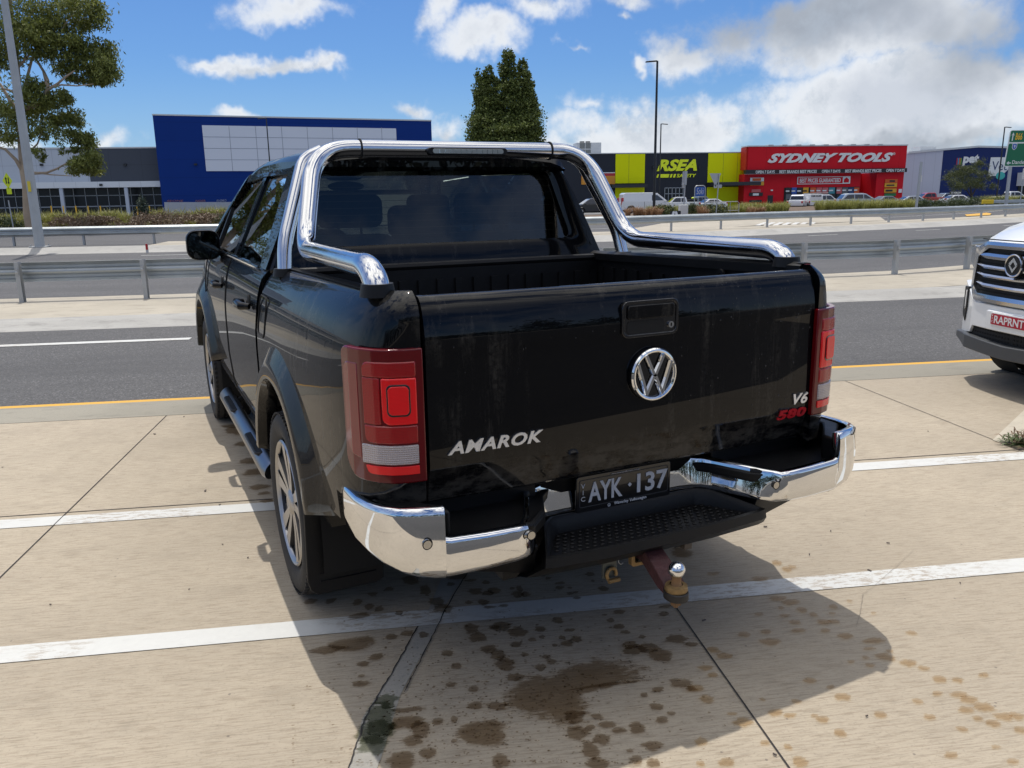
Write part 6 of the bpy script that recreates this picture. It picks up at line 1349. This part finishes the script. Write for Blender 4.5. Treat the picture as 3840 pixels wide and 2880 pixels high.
for s in (-1, 1):
    mb.add([(0, y0, 1.03+.062), (0, y0, 1.03+.030), (s*.028, y0, 1.03-.002), (s*.044, y0, 1.03+.014)]+[(0, y0+.008, 1.03+.062), (0, y0+.008, 1.03+.030), (s*.028, y0+.008, 1.03-.002), (s*.044, y0+.008, 1.03+.014)], [(0, 1, 2, 3), (7, 6, 5, 4), (0, 4, 5, 1), (1, 5, 6, 2), (2, 6, 7, 3), (3, 7, 4, 0)])
    mb.add([(0, y0, 1.03-.055), (0, y0, 1.03-.028), (s*.026, y0, 1.03-.002), (s*.048, y0, 1.03+.006)]+[(0, y0+.008, 1.03-.055), (0, y0+.008, 1.03-.028), (s*.026, y0+.008, 1.03-.002), (s*.048, y0+.008, 1.03+.006)], [(0, 1, 2, 3), (7, 6, 5, 4), (0, 4, 5, 1), (1, 5, 6, 2), (2, 6, 7, 3), (3, 7, 4, 0)])
mb.build('badge_emblem', SIL, bdg, smooth=0)
# number plate
MB().prism(rrect(0, .585, .50, .155, .02), 'y', fy(0)+.02, fy(0)+.05).build('plate_holder', WH, SV, bevel=.008)
PR = mat('plate red', (.42, .015, .03), .4)
pl_ = MB().prism(rrect(0, .60, .375, .102, .012), 'y', fy(0)+.05, fy(0)+.058).build('number_plate', M['swhite'], SV, bevel=.002)
MB().prism(rrect(0, .60, .358, .085, .008), 'y', fy(0)+.0585, fy(0)+.0595).build('plate_face', PR, pl_, smooth=0)
def back(mb): mb.v = [(-v[0], -v[1], v[2]) for v in mb.v]; return mb
o_ = fit(txt('RAPRNT', 1, .002, .012), -.142, .168, .570, .630); o_.v = [(-v[0], fy(0)+.0605-v[1], v[2]) for v in o_.v]; o_.build('plate_lettering', M['swhite'], pl_, smooth=0)
for ch, z in (('V', .620), ('I', .598), ('C', .573)):
    o_ = fit(txt(ch, 1, .002, .0), -.170 if ch != 'I' else -.164, -.156 if ch != 'I' else -.161, z, z+.015); o_.v = [(-v[0], fy(0)+.0605-v[1], v[2]) for v in o_.v]; o_.build('plate_lettering', M['swhite'], pl_, smooth=0)
for y in (0, -2.78):
    for s in (-1, 1):
        w_ = MB().lathe([(-.11, .24), (-.125, .30), (-.11, .355), (-.085, .37), (.085, .37), (.11, .355), (.125, .30), (.11, .24)], 48, 'x', (s*.80, y, .37)).build('wheel', M['rubber'], SV)
        MB().lathe([(s*.09, .24), (s*.05, .22), (s*.08, .05), (s*.08, 0)], 40, 'x', (s*.80, y, .37)).build('rim', M['rim'], w_)
        MB().lathe([(0, .43), (-s*.3, .43)], 40, 'x', (s*.92, y, .37)).build('arch_liner', M['dark'], SV)
for s in (-1, 1): MB().sphere((s*1.02, -1.05, 1.42), (.12, .07, .09)).build('door_mirror', WH, SV)
MB().bx(-.7, .7, -3.4, .6, .25, .5).build('underbody', M['dark'], SV, smooth=0)
strip_('bonnet_seam', [(-.5, 1.212), (.5, 1.212)], [(-.5, 1.204), (.5, 1.204)], .004, .02, M['dark'])
# ============================================================ WATER ON THE PAVEMENT, LITTER, WEEDS
def stains(name, items, z, base, org, sc):
    rnd = random.Random(5); v = []; f = []; e_ = []
    for (cx, cy, rx, ry) in items:
        u, w = org[0]+cx/sc, org[1]+cy/sc
        if w > 2990: continue
        if rx >= 100: rx, ry = rx*.84, ry*.84
        c = gnd(u, w); a = abs((gnd(u+rx/sc, w)-c).x); d = abs((gnd(u, w+ry/sc)-c).y); n = 28
        ph = [(rnd.uniform(0, 6.3), k, rnd.uniform(.3, 1)/(1+k*.12)) for k in (2, 3, 4, 5, 7, 11)]; k0 = len(v); P = []
        for i in range(n):
            t_ = 2*math.pi*i/n; r_ = 1.45*(1+.18*sum(q*math.sin(k*t_+p) for p, k, q in ph)/1.6)
            P.append((c.x+a*r_*math.cos(t_), c.y+d*r_*math.sin(t_), z))
        e_ += [0.0]*n+[1.0]; v += P+[(c.x, c.y, z)]; f += [(k0+i, k0+(i+1) % n, k0+n) for i in range(n)]
        z += .000013
    me = bpy.data.meshes.new(name); me.from_pydata(v, [], f); me.materials.append(base); me.attributes.new('depth', 'FLOAT', 'POINT').data.foreach_set('value', e_); o = bpy.data.objects.new(name, me); COL.objects.link(o); o['kind'] = 'stuff'; return o
def wetmat(name, tint, strength=1.0):
    # a film of water: tints the concrete it lies on, thin and ragged along the broom strokes at its rim
    m = bpy.data.materials.new(name); m.use_nodes = True; t = m.node_tree; t.nodes.clear(); q = NB(t); P = wpos(q)
    dp = q.n('ShaderNodeAttribute', attribute_name='depth').outputs['Fac']
    n = q.noise(q.v('MULTIPLY', P, (22, 170, 1)), 1.0, 4, .7); n2 = q.noise(P, 60, 4, .7)
    h = q.m('ADD', q.m('MULTIPLY_ADD', q.noise(q.v('MULTIPLY', P, (8, 16, 1)), 1.3, 4, .65), .7, q.m('SUBTRACT', dp, .35)), q.m('ADD', q.m('MULTIPLY_ADD', n, .9, -.45), q.m('MULTIPLY_ADD', n2, .35, -.175)))
    a = q.m('MULTIPLY', q.ss(h, .27, .38), q.m('MULTIPLY_ADD', q.noise(P, 14, 3, .6), .5, .70*strength), clamp=True)
    tr = q.n('ShaderNodeBsdfTransparent', {0: q.mix(a, (1, 1, 1), tint)}); gl = q.n('ShaderNodeBsdfGlossy', {'Roughness': .3})
    mx = q.n('ShaderNodeMixShader', {0: q.m('MULTIPLY', a, .03), 1: tr.outputs[0], 2: gl.outputs[0]}); q.n('ShaderNodeOutputMaterial', {0: mx.outputs[0]}); return m
WET = wetmat('water on concrete', (.66, .60, .53)); DAMP = wetmat('damp patch', (.85, .75, .61), .8); 
Z6 = [(650,380,50,25),(730,440,30,30),(440,460,28,12),(530,432,28,12),(355,505,25,20),(420,530,28,15),(475,542,28,14),(365,580,50,18),(585,565,24,12),(205,498,30,15),(95,500,35,15),(870,405,20,10),(790,500,38,25),(830,540,50,25),(900,360,60,25),(1005,445,38,20),(1075,455,30,12),(1110,440,35,18),(975,385,30,10),(1065,395,22,10),(1215,305,32,12),(1290,305,42,12),(1365,310,28,14),(1210,428,15,8),(1250,430,18,18),(1240,462,40,18),(1285,462,32,14),(1380,355,16,7),(1408,373,16,7),(1475,398,32,7),(1473,424,24,9),(1530,425,13,6),(1530,457,18,9),(1562,450,14,6),(1570,482,22,8),(1640,350,26,13),(1657,387,11,6),(1715,430,30,15),(970,507,22,10),(1050,505,28,18),(1085,532,35,9),(1165,525,30,8),(330,735,150,45),(180,770,90,22),(455,810,45,20),(385,848,36,16),(540,697,35,16),(630,678,35,16),(720,685,32,17),(985,650,48,28),(1020,700,48,28),(1080,765,42,25),(1130,800,45,30),(1170,850,52,40),(1150,640,60,25),(1240,670,55,30),(1110,645,35,12),(1365,655,32,15),(1460,605,32,18),(1375,697,22,11),(1320,712,24,12),(1230,740,32,18),(1445,745,18,10),(1487,703,20,12),(1515,733,36,18),(1565,710,36,18),(1530,660,32,10),(850,788,34,18),(900,857,30,20),(870,962,28,15),(995,987,32,18),(375,957,48,18),(375,915,20,8),(1280,797,24,10),(1400,808,24,12),(1425,835,30,16),(1365,865,32,22),(1225,920,48,22),(1130,1080,60,22),(1005,1078,40,22),(640,1100,110,16),(630,1170,110,45),(700,1210,50,50),(600,1380,80,50),(740,1340,50,30),(660,1270,60,30),(1570,1230,55,50),(1640,1320,50,50),(1680,1400,70,30),(1560,1140,60,40),(1680,1140,34,18),(1640,1200,30,14),(1740,1185,50,20),(1800,1215,40,20),(1900,1200,45,35),(1700,1265,56,32),(1990,1300,55,32),(1895,1380,40,25),(1990,1395,40,25),(1860,1330,22,10),(2010,1085,38,20),(2040,1160,36,20),(2090,1122,24,12),(1940,1020,26,14),(2015,990,34,14),(2140,955,60,30),(2200,985,30,15),(1890,770,70,30),(1960,760,60,30),(2030,800,75,35),(1860,745,50,20),(1800,640,30,16),(1835,672,28,10),(2050,570,30,14),(2110,710,60,26),(2200,740,40,16),(1930,697,20,10),(1805,560,32,14),(1755,608,24,12),(1722,577,15,6),(2060,530,40,8),(1150,1390,50,40),(890,1275,20,12),(890,1160,20,25),(800,1165,30,20),(2150,230,60,30)]
Z7 = [(200,900,40,22),(270,940,50,20),(145,1017,45,16),(195,1065,35,18),(80,1150,60,25),(155,1218,50,26),(120,1495,48,26),(390,1370,65,32),(320,1315,40,10),(600,1305,50,25),(690,1325,40,15),(735,1235,36,15),(515,1222,20,14),(1035,1205,52,28),(820,1100,45,22),(960,1142,26,14),(400,800,45,16),(540,783,36,16),(570,848,65,26),(750,773,50,14),(925,775,38,14),(725,720,40,18),(660,678,32,12),(640,628,22,10),(495,670,36,12),(1060,810,55,20),(1185,950,28,12),(1215,1000,32,14),(1090,977,30,12),(850,672,28,16),(920,720,50,18),(980,715,40,16),(620,565,60,20),(700,590,60,20),(770,640,35,20),(1240,840,75,20),(1480,788,38,16),(1310,945,55,28),(1460,983,58,26),(1560,1018,34,18),(1210,893,46,10),(1340,908,26,10),(1665,1090,52,24),(1780,1095,38,18),(1950,1062,36,14),(1790,1190,60,24),(1850,1220,60,28),(1950,1270,65,30),(1650,1183,45,14),(1835,1290,60,20),(1910,1345,36,18),(2010,1375,52,30),(2080,1335,70,28),(2160,1330,50,25),(2190,1420,50,24),(1525,1235,36,20),(1600,1335,40,20),(1280,1320,44,24),(1020,1437,42,26),(905,1350,42,22),(855,1328,25,12),(1740,1583,44,24),(760,1625,55,35),(680,1530,24,18),(285,1630,50,30),(115,1640,30,16),(535,1505,34,18),(1815,1415,34,18),(2025,1530,30,12),(2140,1625,40,20),(975,620,30,14),(970,663,22,8),(610,335,36,14),(675,375,36,16),(710,360,28,12),(500,440,55,16),(200,405,45,12),(1235,660,18,8),(1080,582,20,7)]
Z4 = [(1540,370,80,28),(1570,460,50,15),(1500,345,60,12),(1620,570,60,22),(1660,640,80,22),(1680,740,70,15),(1710,780,40,10),(1730,830,40,12)]
stains('water_stain', Z6, .0050, WET, (1100, 1920), 1.4747); stains('damp_stain', Z7, .0052, DAMP, (2560, 1920), 1.728); stains('water_stain', Z4, .0048, WET, (0, 1400), 1.728)
rnd = random.Random(3)
def puddle(name, out, c, z):
    T = lambda x, y: gnd(1100+x/1.4747, 1920+y/1.4747); P = []
    for (x0, y0), (x1, y1) in zip(out, out[1:]+out[:1]):
        for k in range(4): P.append((x0+(x1-x0)*k/4, y0+(y1-y0)*k/4))
    v = []; f = []; e_ = []; n = len(P)
    for (t_, e0) in ((1.38, .0), (1.0, .29), (.62, .52), (.3, .85)):
        for x, y in P: g_ = T(c[0]+(x-c[0])*t_, c[1]+(y-c[1])*t_); v.append((g_.x, g_.y, z)); e_.append(e0)
    g_ = T(*c); v.append((g_.x, g_.y, z)); e_.append(1.0)
    for r_ in range(3): f += [(r_*n+i, r_*n+(i+1) % n, (r_+1)*n+(i+1) % n, (r_+1)*n+i) for i in range(n)]
    f += [(3*n+i, 3*n+(i+1) % n, 4*n) for i in range(n)]
    me = bpy.data.meshes.new(name); me.from_pydata(v, [], f); me.materials.append(WET); me.attributes.new('depth', 'FLOAT', 'POINT').data.foreach_set('value', e_)
    o = bpy.data.objects.new(name, me); COL.objects.link(o); o['kind'] = 'stuff'
puddle('water_puddle', [(1170,1010),(1250,930),(1450,890),(1510,850),(1680,810),(1850,830),(1940,880),(1960,940),(1830,930),(1700,990),(1610,1010),(1640,1130),(1560,1190),(1400,1160),(1250,1120),(1180,1090)], (1460,1000), .0040)
puddle('water_puddle', [(860,1220),(980,1170),(1120,1140),(1170,1180),(1165,1280),(1070,1315),(960,1290)], (1060,1230), .0041)
stains('splash_specks', [(max(0, rnd.gauss(1150, 480)), min(1400, max(560, rnd.gauss(1100, 230))), rnd.uniform(3, 10), rnd.uniform(1.5, 5)) for _ in range(900)], .0046, WET, (1100, 1920), 1.4747)
stains('wet_patch', [(480, 1150, 85, 95), (440, 1290, 80, 60), (520, 1050, 60, 40), (450, 1220, 90, 80)], .0044, wetmat('wet patch', (.58, .60, .54)), (1100, 1920), 1.4747)
lit = MB()
for (u, v, s_) in ((3115, 1994, .008), (3035, 2082, .008), (3260, 2143, .012), (580, 1630, .014), (690, 1565, .01), (770, 1843, .014), (825, 1896, .01), (10, 1755, .006), (835, 2045, .006), (190, 2271, .006), (930, 2095, .007), (710, 2214, .005), (3330, 2040, .01), (2870, 1800, .006), (3480, 1620, .006), (3600, 2190, .006), (3250, 2690, .006), (2905, 2835, .008), (2640, 2330, .01), (2870, 1978, .012)):
    c = gnd(u, v); lit.box((c.x, c.y, .006), (s_*1.4, s_*.5, .004), rz=rnd.uniform(0, 3))
o = lit.build('leaf_litter', mat('leaf litter', (.10, .08, .07), .8), smooth=0); o['kind'] = 'stuff'
sheet('driveway_edge', mat('pale concrete', fn=lambda q, p, o: f_concrete(q, p, o, (.50, .45, .36), .1, 1)), [tuple(gnd(*p)[:2]) for p in ((3722, 1652), (3845, 1535), (3960, 1540), (3960, 1640), (3780, 1672))], .0045)
c = gnd(3812, 1672); t = thing('weed_clump', 'spiky dry green and brown weed growing from the pavement joint at the right edge', 'weed', (c.x+.03, c.y, 0))
def spike(n, r, h, m, nm):
    v = []; f = []
    for _ in range(n):
        a = rnd.uniform(0, 6.28); l = r*rnd.uniform(.4, 1.1); z = h*rnd.uniform(.1, 1); x0, y0 = rnd.gauss(0, r*.5), rnd.gauss(0, r*.35); k = len(v); w = .005; px_, py_ = -math.sin(a)*w, math.cos(a)*w
        v += [(x0, y0, z*.4), (x0+l*.5*math.cos(a)+px_, y0+l*.5*math.sin(a)+py_, z), (x0+l*math.cos(a), y0+l*math.sin(a), z*.9), (x0+l*.5*math.cos(a)-px_, y0+l*.5*math.sin(a)-py_, z)]; f.append((k, k+1, k+2, k+3))
    me = bpy.data.meshes.new(nm); me.from_pydata(v, [], f); me.materials.append(m); o = bpy.data.objects.new(nm, me); COL.objects.link(o); o.parent = t
spike(260, .09, .07, leafmat('weed green', (.03, .05, .015), (.14, .19, .06), .2), 'leaves'); spike(60, .11, .10, leafmat('weed brown', (.10, .06, .035), (.28, .19, .12), .2), 'dry_stalks')
# ============================================================ WHAT STANDS BEHIND THE CAMERA (seen only mirrored in paint and chrome)
pts = []
for k in range(26):
    x = -34+k*2.8+rnd.uniform(-1, 1); h = rnd.uniform(3.2, 6.5); pts.append(cluster((x, -19+rnd.uniform(-1.5, 1.5), h*.5), (2.0, 1.3, h*.5), 900, .3, .35, 14))
o = leaf_mesh('tree_belt', leafmat('belt leaf', (.012, .022, .008), (.05, .07, .02), .1), np.concatenate(pts), .4, .22, .2); o['kind'] = 'stuff'
strip('rear_footpath', M['mconc'], -16.5, -14, curve=False, z=.1, skirt=.1)
